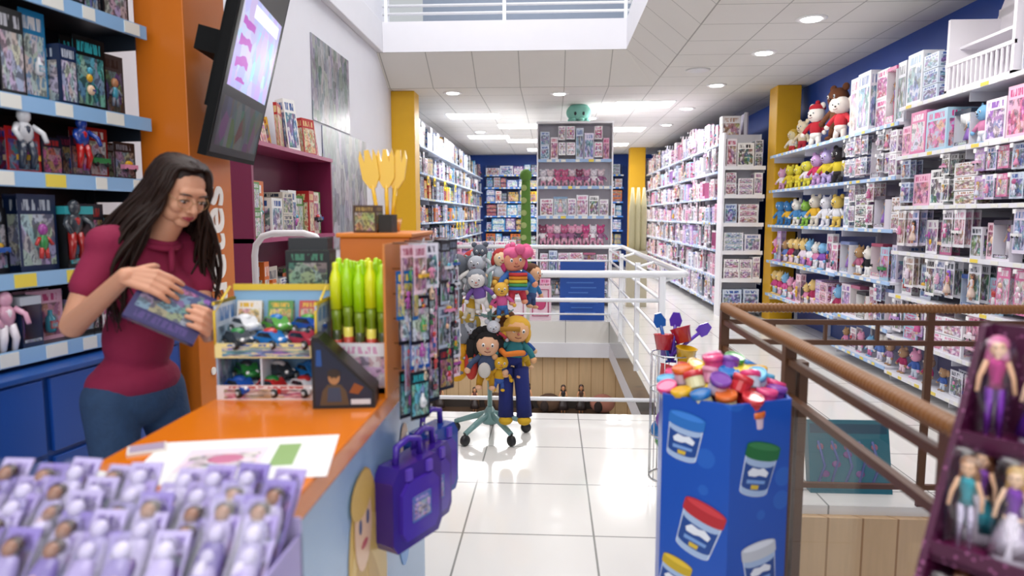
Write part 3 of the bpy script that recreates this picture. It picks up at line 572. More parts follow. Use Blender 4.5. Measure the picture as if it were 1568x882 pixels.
mb.box(-.02,-.016,0,.15,0,.148,'#dfe8f4')
mb.tube([(-.153,-.003,.17),(-.153,-.003,.27),(-.153,.12,.335)],.004,Y); mb.tube([(.153,-.003,.17),(.153,-.003,.27),(.153,.12,.335)],.004,Y)
def car(mb,T,c,c2,s=1):
    T=T@Matrix.Scale(s,4)
    mb.prism([(-.045,.012),(.045,.012),(.047,.024),(.03,.03),(.016,.046),(-.02,.046),(-.033,.032),(-.046,.028)],-.022,.022,c,GL,T@RX)
    mb.prism([(.026,.03),(.014,.043),(-.018,.043),(-.028,.032)],-.0228,.0228,'#20262e',GL,T@RX); mb.ell((0,0,.042),(.022,.019,.012),c2,GL,T,10,6); mb.ell((.042,0,.022),(.012,.02,.01),c,GL,T,8,6)
    for q in (-.012,.012): mb.ell((.044,q,.026),(.006,.006,.006),'#f4f4f4',GL,T,6,5)
    for sx in (-.027,.027):
        for sy in (-.023,.023): mb.lathe([(.012,-.005),(.013,0),(.012,.005)],'#181818',P_,T@Matrix.Translation((sx,sy,.012))@RX,10); mb.lathe([(.006,-.0065),(.006,.0065)],'#c0c0c0',P_,T@Matrix.Translation((sx,sy,.012))@RX,8)
cc=['#1c50a8','#287c38','#b82828','#303840','#d8d8dc','#2070b8','#509838','#a83040']
for zi,zz in ((0,.006),(1,.155)):
    for i in range(3):
        for j in range(2):
            T=Matrix.Translation((-.1+i*.1,.035+j*.06,zz+j*.035))@Matrix.Rotation(math.radians(-35+U(-15,15)),4,'Z')
            if j: mb.box(-.1+i*.1-.045,-.1+i*.1+.045,.07,.12,zz,zz+.034,'#c8d4e4')
            car(mb,T,cc[(i*2+j+zi*3)%8],cc[(i+j*3+zi)%8],1.15)
for i,c in enumerate(('#e0d8d0','#508840','#b83838')):
    M=Matrix.Translation((-.1+i*.1,.12,.19))@rot3(-12,0,0); mb.box(-.04,.04,0,.02,0,.1,c,K_,M,c2='#d8a830')
mb.build('toy_car_counter_display')
mb=MB(frame(-.655,1.81,.92,8))
mb.prism([(0,0),(.17,0),(.17,.05),(.02,.2),(0,.2)],-.1,0,'#0c0e12',P_,RX); mb.prism([(.008,.008),(.162,.008),(.162,.046),(.02,.186),(.008,.186)],0,.0012,'#101c34',P_,RX)
def sb(cx,cy,rx,ry,c,z): mb.prism([(cx+rx*math.cos(2*math.pi*k/16),cy+ry*math.sin(2*math.pi*k/16)) for k in range(16)],z,z+.0008,c,P_,RX)
mb.prism([(.02,.01),(.1,.01),(.092,.05),(.078,.068),(.042,.068),(.028,.05)],.0012,.002,'#54432f',P_,RX); mb.prism([(.04,.02),(.08,.02),(.076,.06),(.044,.06)],.002,.0028,'#34425a',P_,RX); sb(.06,.088,.016,.02,'#a87a50',.002); sb(.06,.1,.018,.012,'#2c2018',.0028); sb(.054,.087,.002,.0015,'#101010',.0036); sb(.066,.087,.002,.0015,'#101010',.0036); mb.prism([(.1,.045),(.125,.04),(.14,.06),(.115,.072)],.0012,.002,'#8a4818',P_,RX); mb.prism([(.012,.12),(.028,.12),(.026,.165),(.014,.165)],.0012,.002,'#1c4c90',P_,RX)
mb.prism([(.105,.012),(.158,.012),(.158,.026),(.105,.026)],.0012,.003,'#d0d0d4',P_,RX)
mb.build('action_figure_counter_display')
mb=MB(frame(-.68,1.42,.9202,12)); mb.box(-.2,.2,-.135,.135,0,.0012,'#f0f0ee'); mb.box(-.12,.05,-.07,.07,.0012,.0016,'#ecdce6',K_,c2='#e8d8e4') ; mb.box(.07,.12,-.06,.08,.0012,.0016,'#90b070'); mb.ell((-.03,0,.0016),(.04,.03,.0004),'#c87898'); mb.build('printed_flyer')
mb=MB(frame(-.915,1.46,.9202,30)); mb.box(-.04,.04,-.03,.03,0,.006,'#e0d8d0'); mb.box(-.035,.035,-.022,.022,.006,.008,'#a898b0'); mb.build('price_card')
mb=MB(frame(-.90,1.25,.9202,-20)); mb.box(-.06,.06,-.04,.04,0,.012,'#d8d4da'); mb.box(-.05,.05,-.03,.03,.012,.02,'#e8e8e8'); mb.build('receipt_pad')
simple('side_display_table',[(-1.12,-.44,.7,1.15,.74,.78),(-1.1,-1.05,.72,.77,0,.74),(-.5,-.45,.72,.77,0,.74),(-1.1,-1.05,1.08,1.13,0,.74),(-.5,-.45,1.08,1.13,0,.74)],plain('white_table','#d4d4d8',.4),.004)
g=MB()
LV=['#8c80bc','#a094c8','#7c6cb0','#b0a2d4','#c0b6dc','#a89cd0']
def pack(M,c):   # blister pack: printed card, moulded clear box, lavender doll bundle inside
    g.box(-.029,.029,.012,.015,-.004,.135,random.choice(['#a898d0','#9080c4','#bcb0dc']),K_,M,c2='#6a50a0')
    g.lathe([(.010,.004),(.022,.010),(.025,.035),(.024,.065),(.018,.085),(.01,.09)],c,GL,M@Matrix.Diagonal((1.0,.55,1,1)),10)
    k=R()
    if k<.45: g.ell((0,-.006,.098),(.013,.010,.014),'#96664c',GL,M,9,6); g.ell((0,.001,.106),(.018,.011,.013),'#3a2018',GL,M,9,6)
    else: g.ell((0,-.004,.1),(.015,.011,.015),'#cfc6e6',GL,M,9,6)
    g.ell((U(-.006,.006),-.014,.04),(.012,.006,.018),random.choice(['#dcd4ec','#6a4c90','#d8b8c8']),GL,M,8,5)
    x,y0,y1,z0,z1=.026,-.018,.012,.0,.122
    pr=[(-x,z0),(x,z0),(x,z1-.015),(x-.012,z1),(-x+.012,z1),(-x,z1-.015)]
    g.prism(pr,-y1,-y0,'#ffffff',CL,M@RX)
for j in range(5):
    for i in range(9):
        x=-.995+i*.064+U(-.003,.003); y=.945+j*.037; pack(frame(x,y,.835+j*.016+U(0,.006),U(-7,7))@Matrix.Rotation(math.radians(U(-50,-36)),4,'X'),random.choice(LV))
g.box(-1.03,-.44,.925,.93,.78,.87,'#a898d0',K_,c2='#6a4a78'); g.box(-1.03,-1.025,.93,1.14,.78,.89,'#b8acd8'); g.box(-.445,-.44,.93,1.14,.78,.89,'#a89cd0'); g.box(-1.03,-.44,1.135,1.14,.78,.92,'#b8acd8'); g.box(-1.025,-.445,.93,1.135,.78,.835,'#9888c0')
for k in range(9):
    M=Matrix.Translation((-.98+k*.06,.915,.78)); g.ell((0,0,.06),(.018,.012,.02),'#9a6a50',GL,M,9,6); g.ell((0,.004,.07),(.024,.012,.022),'#3a2018',GL,M,9,6); g.lathe([(.022,.0),(.018,.02),(.01,.045)],random.choice(LV),GL,M@Matrix.Diagonal((1,.5,1,1)),8)
g.build('lavender_doll_packs')
# ---------------------------------------------------------------- modelling clay display
HR=.212; hc=(.53,2.12); ang=[math.radians(-96+60*k) for k in range(6)]
hp=[(hc[0]+HR*math.cos(a),hc[1]+HR*math.sin(a)) for a in ang]
def mat_clayblue():
    m,nt,b=newmat('blue_printed_board'); g=G(nt); geo=g.node('ShaderNodeNewGeometry')
    v=g.node('ShaderNodeTexVoronoi'); v.inputs['Scale'].default_value=9; nt.links.new(geo.outputs['Position'],v.inputs['Vector'])
    f=g.m('LESS_THAN',v.outputs['Distance'],.28); nt.links.new(g.mix(g.m('MULTIPLY',f,.28),C('#1450b4'),C('#3c80d8')),b.inputs['Base Color']); b.inputs['Roughness'].default_value=.35; return m
CLB=mat_clayblue()
cd=empty('modeling_clay_display',(hc[0],hc[1],0))
mb=MB(); pin=[(hc[0]+(HR-.012)*math.cos(a),hc[1]+(HR-.012)*math.sin(a)) for a in ang]
for i in range(6):
    j=(i+1)%6; mb.add([hp[i]+(0,),hp[j]+(0,),hp[j]+(.92,),hp[i]+(.92,),pin[i]+(.92,),pin[j]+(.92,),pin[j]+(.84,),pin[i]+(.84,)],[(0,1,2,3),(3,2,5,4),(4,5,6,7)],'#ffffff',0)
mb.prism(pin,.83,.84,'#ffffff',0); mb.build('cardboard_body',[CLB],parent=cd)
mb=MB()
def face2d(i):
    j=(i+1)%6; a=Vector(hp[i]+(0,)); b=Vector(hp[j]+(0,)); X=(b-a).normalized(); Z=Vector((0,0,1)); N=X.cross(Z); return basis(a+N*.0008,X,Z,N)
def cang(mb,M,x,y,s,lid,rot,lab='#a8bfe0'):
    T=M@Matrix.Translation((x,y,0))@Matrix.Rotation(math.radians(rot),4,'Z')@Matrix.Diagonal((s,s,1,1))
    def arc(y0,rx,ry,a0,a1,n=10): return [(rx*math.cos(math.radians(a0+(a1-a0)*k/n)),y0+ry*math.sin(math.radians(a0+(a1-a0)*k/n))) for k in range(n+1)]
    mb.prism(arc(-.45,.36,.11,180,360)+arc(.35,.42,.1,0,180),-.0003,.0003,'#dce4f0',P_,T)
    mb.prism(arc(-.45,.34,.1,180,360)+arc(.35,.4,.1,0,180),.0003,.0008,lab,P_,T); mb.prism(arc(-.33,.352,.1,180,360)+arc(.16,.38,.1,360,180),.0008,.0012,'#1c4690',P_,T)
    mb.prism(arc(.3,.44,.1,180,360)+arc(.5,.44,.1,0,180),.0012,.0017,lid,P_,T); mb.prism(arc(.5,.4,.07,0,360,16)[:-1],.0017,.0022,tuple(min(1,v*1.3+.02) for v in C(lid)),P_,T)
    mb.prism([(-.26,-.06),(-.16,.04),(0,.02),(.12,.06),(.27,-.02),(.24,-.12),(.05,-.1),(-.05,-.14),(-.22,-.14)],.0012,.0016,'#e8ecf4',P_,T); mb.prism([(-.24,-.22),(.24,-.2),(.23,-.27),(-.23,-.3)],.0012,.0016,'#7aa0d8',P_,T); mb.prism([(-.1,-.32),(.1,-.31),(.09,-.4),(-.09,-.41)],.0012,.0016,'#d8b838',P_,T)
A,B_=face2d(5),face2d(0)
cang(mb,A,.072,.80,.13,'#2a70c0',-8); cang(mb,A,.125,.53,.15,'#b82830',-16); cang(mb,A,.05,.36,.11,'#c8a820',-14); cang(mb,A,.12,.2,.13,'#d06820',5)
cang(mb,B_,.10,.72,.14,'#1c6a34',-14); cang(mb,B_,.12,.42,.14,'#c8ccd4',8); cang(mb,B_,.1,.14,.12,'#683898',0)
mb.build('printed_tub_graphics',parent=cd)
g=MB(); LC=['#d8407c','#d8a818','#389038','#2070b8','#7840a0','#d86820','#c83038','#2c9888','#d890b0','#d0b840','#e0c830','#60b0d8']
def jar(T,c):
    bc_=c if R()<.5 else random.choice(['#e0d8a8','#d8c0d0','#c0d0e0'])
    g.lathe([(.026,0),(.028,.004),(.028,.036)],bc_,GL,T,14,False); g.lathe([(.031,.034),(.0315,.05)],c,GL,T,16,True); g.lathe([(.0315,.05),(.029,.0525),(.026,.0525),(.025,.050),(.001,.0505)],tuple(min(1,v*1.1+.01) for v in C(c)),GL,T,16,False)
for lay,(n,rr,zz,tl) in enumerate([(16,.155,.841,.12),(15,.160,.885,.35),(10,.1,.885,.4),(12,.115,.925,.5),(6,.05,.93,.4),(4,.035,.965,.5)]):
    for k in range(n):
        a=2*math.pi*k/n+lay*.4; r=rr+U(-.01,.006)
        T=Matrix.Translation((hc[0]+r*math.cos(a),hc[1]+r*math.sin(a),zz+U(0,.014)))@Euler((U(-tl,tl),U(-tl,tl),0)).to_matrix().to_4x4(); jar(T,random.choice(LC))
g.build('clay_jars',parent=cd)
# ---------------------------------------------------------------- brown railing with rattan handrail
mb=MB(); BR='#5a3820'; RAT='#84562c'
def ratt(p0,p1,r=.026):
    p0=Vector(p0);p1=Vector(p1);L=(p1-p0).length;n=int(L/.0065);pts=[];rs=[]
    for i in range(n+1): pts.append(p0.lerp(p1,i/n)); rs.append(r*(1.0 if i%3 else .82))
    mb.tube(pts,rs,RAT,P_,seg=10)
ratt((.86,3.42,1.0),(.86,1.45,1.0)); ratt((.84,3.42,1.0),(2.62,3.42,1.0),.024)
for z in (.93,.80): mb.box(.848,.872,1.47,3.41,z-.012,z+.012,BR)
for z in (.93,.83,.1): mb.box(.86,2.6,3.408,3.432,z-.012,z+.012,BR)
mb.box(.848,.872,1.47,3.41,.09,.115,BR)
for p in [(.86,3.42),(.86,2.49),(.86,1.475)]: mb.box(p[0]-.02,p[0]+.02,p[1]-.02,p[1]+.02,0 if p[1]>2 else -.3,.99,BR)
for x in (1.1,1.35,1.6,1.85,2.1,2.35,2.6):
    w=.016 if x in (1.85,2.6) else .007; mb.box(x-w,x+w,3.41,3.43,0 if w>.01 else .83,.99 if w>.01 else .93,BR)
mb.box(.89,.92,2.46,2.52,0,.93,BR); so=mb.build('rattan_wrapped_railing')
mb=MB(); mb.box(.856,.864,1.5,3.38,.12,.79,'#ffffff',PN); mb.box(.9,2.58,3.416,3.424,.12,.82,'#ffffff',PN); mb.build('glass_panels',parent=so)
g=MB()
M=basis((1.37,3.56,0.0),(1,0,0),(0,.97,-.24),(0,.24,.97)); g.box(0,.42,0,.06,.0,.38,'#1c6c7c',P_,M); g.box(.01,.41,-.001,0,.31,.36,'#184a60',P_,M)
for k in range(5):
    g.tube([(.04+.07*k,-.002,.05),(.08+.07*k,-.002,.14+.03*(k%2)),(.05+.07*k,-.002,.27)],.007,'#4a5c98',P_,M,6); g.ell((.08+.06*k,-.002,.1+.05*(k%3)),(.024,.004,.018),'#7a4a88',P_,M); g.ell((.06+.07*k,-.002,.24),(.018,.004,.018),'#a06a80',P_,M)
g.build('turquoise_toy_box')
g=MB(); M=basis((1.05,3.58,0.0),(1,0,0),(0,.97,-.24),(0,.24,.97)); g.box(0,.29,0,.08,0,.38,'#14284a',K_,M,c2='#684858'); g.build('boxed_playset')
# ---------------------------------------------------------------- purple doll display bottom right
DM=frame(.615,1.17,0,-48)
def mat_glit():
    m,nt,b=newmat('purple_glitter_board'); g=G(nt); geo=g.node('ShaderNodeNewGeometry'); v=g.node('ShaderNodeTexVoronoi'); v.inputs['Scale'].default_value=75; nt.links.new(geo.outputs['Position'],v.inputs['Vector'])
    f=g.m('LESS_THAN',v.outputs['Distance'],.24); nt.links.new(g.mix(g.m('MULTIPLY',f,.7),C('#480c34'),C('#a86090')),b.inputs['Base Color']); b.inputs['Roughness'].default_value=.35; return m
GLT=mat_glit()
dd=empty('doll_floor_display',(.61,1.2,0))
mb=MB(DM); RXY=basis((0,0,0),(0,1,0),(0,0,1),(1,0,0))
prof=[(0,0),(.34,0),(.34,1.24),(.29,1.24),(.06,.84),(0,.70)]
mb.prism(prof,0,.012,'#ffffff',0,RXY)
mb.prism(prof,.6,.612,'#ffffff',0,RXY); mb.box(.0,.61,.33,.34,0,1.24,'#ffffff',0); mb.box(.0,.61,0,.01,0,.62,'#ffffff',0)
for z,y0 in ((.64,.0),(.85,.075),(1.03,.18)): mb.box(.012,.6,y0,.33,z-.008,z,'#ffffff',0); mb.box(.012,.6,y0,y0+.008,z-.01,z+.025,'#ffffff',0)
mb.build('glitter_carton',[GLT],parent=dd)
g=MB(DM)
FC=['#5a28a8','#b83080','#1c88b0','#7830a8','#c84890','#2898a8','#c8c0d8']
for z,y0,h in ((.64,.05,.19),(.85,.12,.19),(1.03,.23,.2)):
    for i in range(8):
        for j in range(2 if y0<.2 else 1):
            c=random.choice(FC); M=Matrix.Translation((.05+i*.07,y0+j*.07,z+.001))@rot3(0,0,U(-20,20))
            doll(g,M,h*U(.95,1.03),SK[i%2],random.choice(['#c8a050','#b89048','#5a3018','#c86898','#8a5a30']),c,random.choice(FC+['#e0d8e8']),(i+j)%3!=0,8,FO)
            if (i+j)%2: g.lathe([(.024,.0),(.03,.012),(.012,.09)],'#d8d0e0',P_,M,9)
            if j==0: g.lathe([(.033,.0),(.033,.17),(.024,.195)],'#ffffff',CL,M,12); g.lathe([(.034,.0),(.034,.01)],'#7a1c54',P_,M,12)
g.box(.13,.2,.288,.29,1.19,1.26,'#e4e4e4',P_); g.build('fashion_dolls',parent=dd)
# ---------------------------------------------------------------- doll stand
st=empty('plush_doll_stand',(-.40,4.40,0)); TE='#7fa8a6'
mb=MB(frame(-.40,4.40,0)); mb.tube([(0,0,.09),(0,0,1.22)],.016,TE,GL); mb.lathe([(.05,.09),(.055,.14),(.02,.2)],TE,GL)
for k in range(5):
    a=math.radians(20+72*k); x,y=.25*math.cos(a),.25*math.sin(a)
    mb.tube([(0,0,.16),(x*.5,y*.5,.12),(x,y,.075)],[.024,.02,.016],TE,GL); mb.tube([(x,y,.085),(x,y,.05)],.008,'#303030')
    mb.lathe([(.031,-.016),(.035,-.008),(.035,.008),(.031,.016)],'#202024',P_,Matrix.Translation((x,y,.035))@Matrix.Rotation(a,4,'Z')@RX,14)
for z in (1.16,.80):
    for k in range(6):
        a=math.radians(60*k+15); mb.tube([(0,0,z),(.1*math.cos(a),.1*math.sin(a),z+.01),(.16*math.cos(a),.16*math.sin(a),z+.04)],.005,TE,GL,seg=6)
mb.build('stand_frame',parent=st)
g=MB()
def pl(x,y,z,h,rot,*a,tilt=0,**k): plush(g,Matrix.Translation((x,y,z))@rot3(tilt,U(-12,12),rot),h,*a,**k)
pl(-.21,4.27,.90,.37,15,'#dc9474','#c83c74','#3a6ab0','#c83c4c',hat='#e06c98')
for k,c in enumerate(['#c83c3c','#d88828','#d8c030','#48985c','#3a78b8']): g.tube([(-.26,4.225,1.09-k*.022),(-.21,4.21,1.09-k*.022),(-.15,4.225,1.09-k*.022)],.011,c,SF)
for q in range(9): a=2*math.pi*q/9; g.ell((-.205+.06*math.cos(a),4.27+.05*math.sin(a),1.225+.02*math.sin(q*2)),.035,'#d8608c',SF,None,8,6)
pl(-.61,4.28,.88,.36,-25,'#5c6068',None,'#a8acb0','#5c6068',ears='big'); g.tube([(-.63,4.19,1.13),(-.645,4.15,1.07),(-.625,4.13,1.01)],[.03,.024,.018],'#5c6068',SF)
pl(-.42,4.20,.86,.28,0,'#d8d4d0','#80868e','#70509a','#d8d4d0',tilt=8); pl(-.51,4.22,.95,.28,-10,'#a8acb4',None,'#e0dcd8','#80868e',ears='cat',tilt=-6); pl(-.34,4.27,.98,.28,8,'#e8c8a0','#a83030','#b8c0c8','#a87840'); pl(-.30,4.22,.82,.24,10,'#e0b048',None,'#c85890','#3868a8',ears='round')
pl(-.66,4.40,.84,.3,-60,'#c8c8cc',None,'#707880','#c8c8cc',ears='round'); pl(-.14,4.38,.86,.3,60,'#d8a880','#5a3820','#3878a8','#384c78'); pl(-.52,4.26,.80,.24,-15,'#e0d8c8',None,'#c8a030','#e0d8c8',ears='round'); pl(-.44,4.3,1.05,.24,0,'#58606c',None,'#c8ccd0','#58606c',ears='round')
pl(-.36,4.52,.86,.36,160,'#50545c',None,'#c0c0c4','#50545c',ears='round'); pl(-.5,4.5,.9,.34,200,'#e0b890','#a83030','#3060b0','#a83030')
pl(-.41,4.20,.37,.38,5,'#dcae8c','#120e0e','#40506e','#b88818'); g.ell((-.41,4.145,.5),(.04,.016,.05),'#c8c4bc',SF)
for k in range(9):
    a=math.pi*k/8; g.ell((-.41+.085*math.cos(a),4.23,.665+.07*math.sin(a)),.034,'#120e0e',SF,None,8,6)
for q in (-1,1): g.tube([(-.41+q*.084,4.22,.68),(-.41+q*.094,4.21,.6),(-.41+q*.086,4.2,.53)],[.033,.028,.018],'#120e0e',SF)
pl(-.25,4.24,.44,.40,12,'#dca878','#d8a838','#2c7880','#182468')
for sx in (-.04,.05): g.tube([(-.24+sx,4.24,.5),(-.235+sx*1.2,4.23,.32),(-.23+sx*1.3,4.22,.19)],[.05,.045,.05],'#182468',SF); g.ell((-.23+sx*1.3,4.2,.17),(.045,.06,.028),'#c8a020',SF)
g.tube([(-.31,4.165,.755),(-.25,4.155,.76),(-.19,4.165,.755)],.015,'#a87820',SF); g.tube([(-.31,4.19,.62),(-.28,4.15,.6),(-.2,4.15,.61),(-.17,4.2,.6)],.018,'#d87828',SF)
pl(-.59,4.27,.46,.34,-30,'#70747c',None,'#d89818','#a88820',ears='round'); g.ell((-.60,4.25,.50),(.08,.04,.10),'#d8a018',SF,None,10,8); g.ell((-.5,4.22,.52),(.045,.04,.1),'#b83830',SF)
pl(-.51,4.25,.55,.25,-8,'#b0b4bc',None,'#505860','#b0b4bc',ears='cat'); pl(-.33,4.2,.36,.24,10,'#d8a828',None,'#c8981c','#3858a0'); pl(-.17,4.34,.46,.32,55,'#e0b890','#a86828','#2858a0','#c8a020'); pl(-.66,4.38,.5,.26,-60,'#c89048',None,'#3858a0','#c89048',ears='cat'); pl(-.33,4.22,.60,.22,5,'#c8ccd4',None,'#b83848','#c8ccd4',ears='round')
pl(-.3,4.52,.45,.4,150,'#d8c0a0','#6a4020','#b04040','#3050a0'); pl(-.5,4.5,.45,.4,210,'#d8b850',None,'#4070c0','#d8b850',ears='round')
g.build('plush_dolls',parent=st)
# ---------------------------------------------------------------- sand toy basket
g=MB(frame(.67,3.75,0))
for z in (.005,.25,.5,.7): g.tube([(.12*math.cos(2*math.pi*k/16),.12*math.sin(2*math.pi*k/16),z) for k in range(16)],.004,'#e8e8ea',CH,closed=True,seg=6)
for k in range(12): a=2*math.pi*k/12; g.tube([(.12*math.cos(a),.12*math.sin(a),.0),(.12*math.cos(a),.12*math.sin(a),.7)],.003,'#e8e8ea',CH,seg=5)
for i,(x,y,z,c) in enumerate([(-.04,-.03,.55,'#c82830'),(.06,.02,.6,'#2860b0'),(-.02,.06,.66,'#6038a8'),(.05,-.06,.66,'#d8a818'),(-.05,0,.72,'#c02838'),(.06,0,.76,'#c02838')]):
    g.lathe([(.04,0),(.055,.08),(.06,.085),(.055,.086),(.04,.02)],c,GL,Matrix.Translation((x,y,z))@Euler((U(-.4,.4),U(-.4,.4),0)).to_matrix().to_4x4(),12)
for x,c,r in ((0,'#5a34b0',4),(.05,'#6a44c4',50),(-.04,'#2860b0',-15)):
    T=Matrix.Translation((x,0,.74))@Matrix.Rotation(math.radians(r),4,'Y')@Matrix.Scale(.85,4); g.tube([(0,0,-.1),(0,0,.14)],.011,c,GL,T); g.prism([(-.03,.13),(.03,.13),(.04,.17),(.02,.22),(-.02,.22),(-.04,.17)],-.008,.008,c,GL,T@RX); g.tube([(-.03,0,-.1),(.03,0,-.1)],.009,c,GL,T)
for k in range(8): g.ell((.055*math.cos(k),.055*math.sin(k),.055+.07*k),(.06,.06,.06),LC[k],GL)
g.build('sand_toy_basket')
g=MB(frame(-1.9,8.9,-3,0)); shelf(g,2.7,[.3,1.0,1.80],.4,'#4a3626','#3a2a1e','#2c2420',1.94,False,1.0)
for x in (0,1,3,4,6,7,8,9,10):
    if x in (4,10,7): g.ell((.2+x*.24,.2,1.93),(.17,.1,.13),'#a06858' if x==10 else '#4a3424',SF,None,12,8); g.ell((.14+x*.24,.12,1.9),(.06,.05,.08),'#241814',SF,None,10,7)
    else: doll(g,Matrix.Translation((.15+x*.24,.15,1.80)),U(.32,.44),SK[2],random.choice(['#1d1414','#3a2418']),random.choice(['#181418','#603028','#4a3020']),'#2a2020',True,8)
for x in range(9): doll(g,Matrix.Translation((.15+x*.28,.15,1.0)),.5,SK[x%3],random.choice(HA[1:3]),'#403030',None,True,8)
g.build('lower_doll_shelf')
# ---------------------------------------------------------------- WOMAN
def remesh(name,parts,vox,mat,smooth=4,parent=None):
    mb=MB()
    for p in parts:
        if p[0]=='e': mb.ell(p[1],p[2],'#ffffff',0,p[3] if len(p)>3 else None,20,14)
        else:
            _,p0,p1,r0,r1=p[:5]; p0=Vector(p0);p1=Vector(p1);d=p1-p0;L=d.length
            q=d.to_track_quat('Z','Y').to_matrix().to_4x4(); n=6; pr=[]
            for i in range(n+1): t=math.pi/2*(1-i/n); pr.append((max(.0004,r0*math.cos(t)),-r0*math.sin(t)))
            for i in range(n+1): t=math.pi/2*i/n; pr.append((max(.0004,r1*math.cos(t)),L+r1*math.sin(t)))
            mb.lathe(pr,'#ffffff',0,Matrix.Translation(p0)@q,16)
    ob=mb.build(name,[mat]); r=ob.modifiers.new('r','REMESH'); r.mode='VOXEL'; r.voxel_size=vox; r.use_smooth_shade=True
    if smooth: s=ob.modifiers.new('s','SMOOTH'); s.factor=.5; s.iterations=smooth
    bpy.context.view_layer.update(); dg=bpy.context.evaluated_depsgraph_get(); me=bpy.data.meshes.new_from_object(ob.evaluated_get(dg)); ob.modifiers.clear(); ob.data=me
    me.materials.clear(); me.materials.append(mat); me.polygons.foreach_set('use_smooth',[True]*len(me.polygons))
    if parent: ob.parent=parent; ob.location=ob.location-parent.location
    return ob
M_SKIN=plain('skin','#cf9678',.5,var=.05); M_SKIN.node_tree.nodes['Principled BSDF'].inputs['Subsurface Weight'].default_value=.08
M_SHIRT=plain('magenta_polo_cotton','#881840',.85,bump=.35,bscale=22,var=.12); M_JEAN=plain('blue_denim','#2a4466',.85,bump=.3,bscale=90,var=.25,vscale=30)
M_HAIR=plain('dark_brown_hair','#24130c',.5,var=.4,vscale=60,spec=.3); M_LIP=plain('lips','#a03a44',.4)
wo=empty('woman',(-1.38,2.2,0)); V=Vector
shR=V((-1.385,2.055,1.365)); shL=V((-1.265,2.355,1.345)); elR=V((-1.445,1.97,1.12)); elL=V((-1.20,2.27,1.09))
pel=V((-1.41,2.2,.88)); che=V((-1.35,2.2,1.21)); nk=V((-1.315,2.205,1.392)); Hc=V((-1.195,2.165,1.525))
bc=V((-1.096,1.9,1.185)); e1=V((.793,.366,-.488)).normalized(); e2=V((-.238,-.551,-.80)); e2=(e2-e1*e2.dot(e1)).normalized(); Nn=-(e1.cross(e2))
hL=pel+V((.03,.085,-.03)); hR=pel+V((-.03,-.085,-.03)); side=V((.35,.94,0)).normalized(); fw=V((.94,-.35,0)).normalized()
aR=V((-1.42,2.1,.09)); aL=V((-1.33,2.33,.09))
def ellip_torso(k):
    T=lambda c,lx,ly,lz: ('e',(0,0,0),(lx+k,ly+k,lz+k),basis(c,fw,side,V((0,0,1))))
    return [T(che+V((0,0,.02)),.096,.142,.15),T(che+V((.008,0,.1)),.075,.148,.075),T(V((-1.385,2.2,1.04)),.088,.116,.13),T(pel+V((0,0,.0)),.105,.15,.12),T(che+fw*.058+side*.06+V((0,0,-.0)),.06,.06,.06),T(che+fw*.058-side*.06,.06,.06,.06)]
def cap(a,b,r0,r1): return ('c',a,b,r0,r1)
skin_parts=ellip_torso(-.012)+[cap(shR,elR,.044,.036),cap(shL,elL,.044,.036),cap(nk-V((0,0,.04)),Hc+V((-.03,.01,-.06)),.050,.047),cap(nk-V((.0,0,.03)),shR,.04,.045),cap(nk-V((0,0,.03)),shL,.04,.045),cap(hR,aR+V((-.0,0,.4)),.075,.05),cap(hL,aL+V((0,0,.4)),.075,.05),cap(aR+V((0,0,.4)),aR,.05,.036),cap(aL+V((0,0,.4)),aL,.05,.036)]
def finger(parts,p,d,bend,Ls,rs,angs):
    ax=d.cross(bend).normalized(); cur=p; dd_=d.copy()
    for L,r0,r1,an in zip(Ls,rs[:-1],rs[1:],angs):
        dd_=Matrix.Rotation(math.radians(an),3,ax)@dd_; nx=cur+dd_*L; parts.append(cap(cur,nx,r0,r1)); cur=nx
    return cur
def hand(K,wr,F,Sd,Pn,curl,thumb_dir,thumb_bend,parts,el):
    parts.append(cap(el,wr,.036,.0235))
    for t in (-1.5,-.5,.5,1.5):
        k=K+Sd*(t*.0185)
        parts.append(cap(wr+Sd*(t*.010),k,.0125,.0105))
    Ls={1.5:(.038,.024,.02),.5:(.042,.027,.021),-.5:(.039,.025,.021),-1.5:(.031,.019,.018)}
    for t in Ls:
        k=K+Sd*(t*.0185); f=(F+Sd*(t*.05)).normalized()
        finger(parts,k,f,Pn,Ls[t],(.0092,.0085,.0076,.0064),[curl[0]+t*2,curl[1],curl[2]])
    tb=wr.lerp(K,.25)+Sd*.018; parts.append(cap(wr+Sd*.008,tb,.0135,.0135))
    finger(parts,tb,thumb_dir,thumb_bend,(.036,.029,.023),(.013,.011,.0098,.0078),[0,18,22])
surf=.0175
KR=bc-e1*.075-e2*.04+Nn*(surf+.024); wrR=KR-e1*.05+V((-.035,.01,-.012))+Nn*.008
F=(e1*.93+Nn*.12).normalized()
arR=[cap(shR,elR,.044,.037)]
hand(KR,wrR,F,-e2,-Nn,(8,22,20),(-e2*.75+e1*.5-Nn*.35).normalized(),-Nn,arR,elR)
KL=bc+e1*.122+Nn*.014; wrL=KL-Nn*.075+V((-.005,.01,-.012))
arL=[cap(shL,elL,.044,.037)]
hand(KL,wrL,(Nn*.75-e1*.3).normalized(),-e2,-e1,(35,40,22),(-e2*.7+Nn*.5-e1*.3).normalized(),-e1,arL,elL)
remesh('body',skin_parts,.011,M_SKIN,6,wo)
remesh('right_arm_and_hand',arR,.0032,M_SKIN,2,wo); remesh('left_arm_and_hand',arL,.0032,M_SKIN,2,wo)
shp=ellip_torso(.004)+[cap(shR+V((.01,.02,.0)),shR.lerp(elR,.52),.06,.054),cap(shL+V((-.01,-.02,.0)),shL.lerp(elL,.52),.06,.054),cap(nk-V((.005,0,.045)),shR,.05,.058),cap(nk-V((.005,0,.045)),shL,.05,.058)]
remesh('polo_shirt',shp,.009,M_SHIRT,6,wo)
mb=MB()
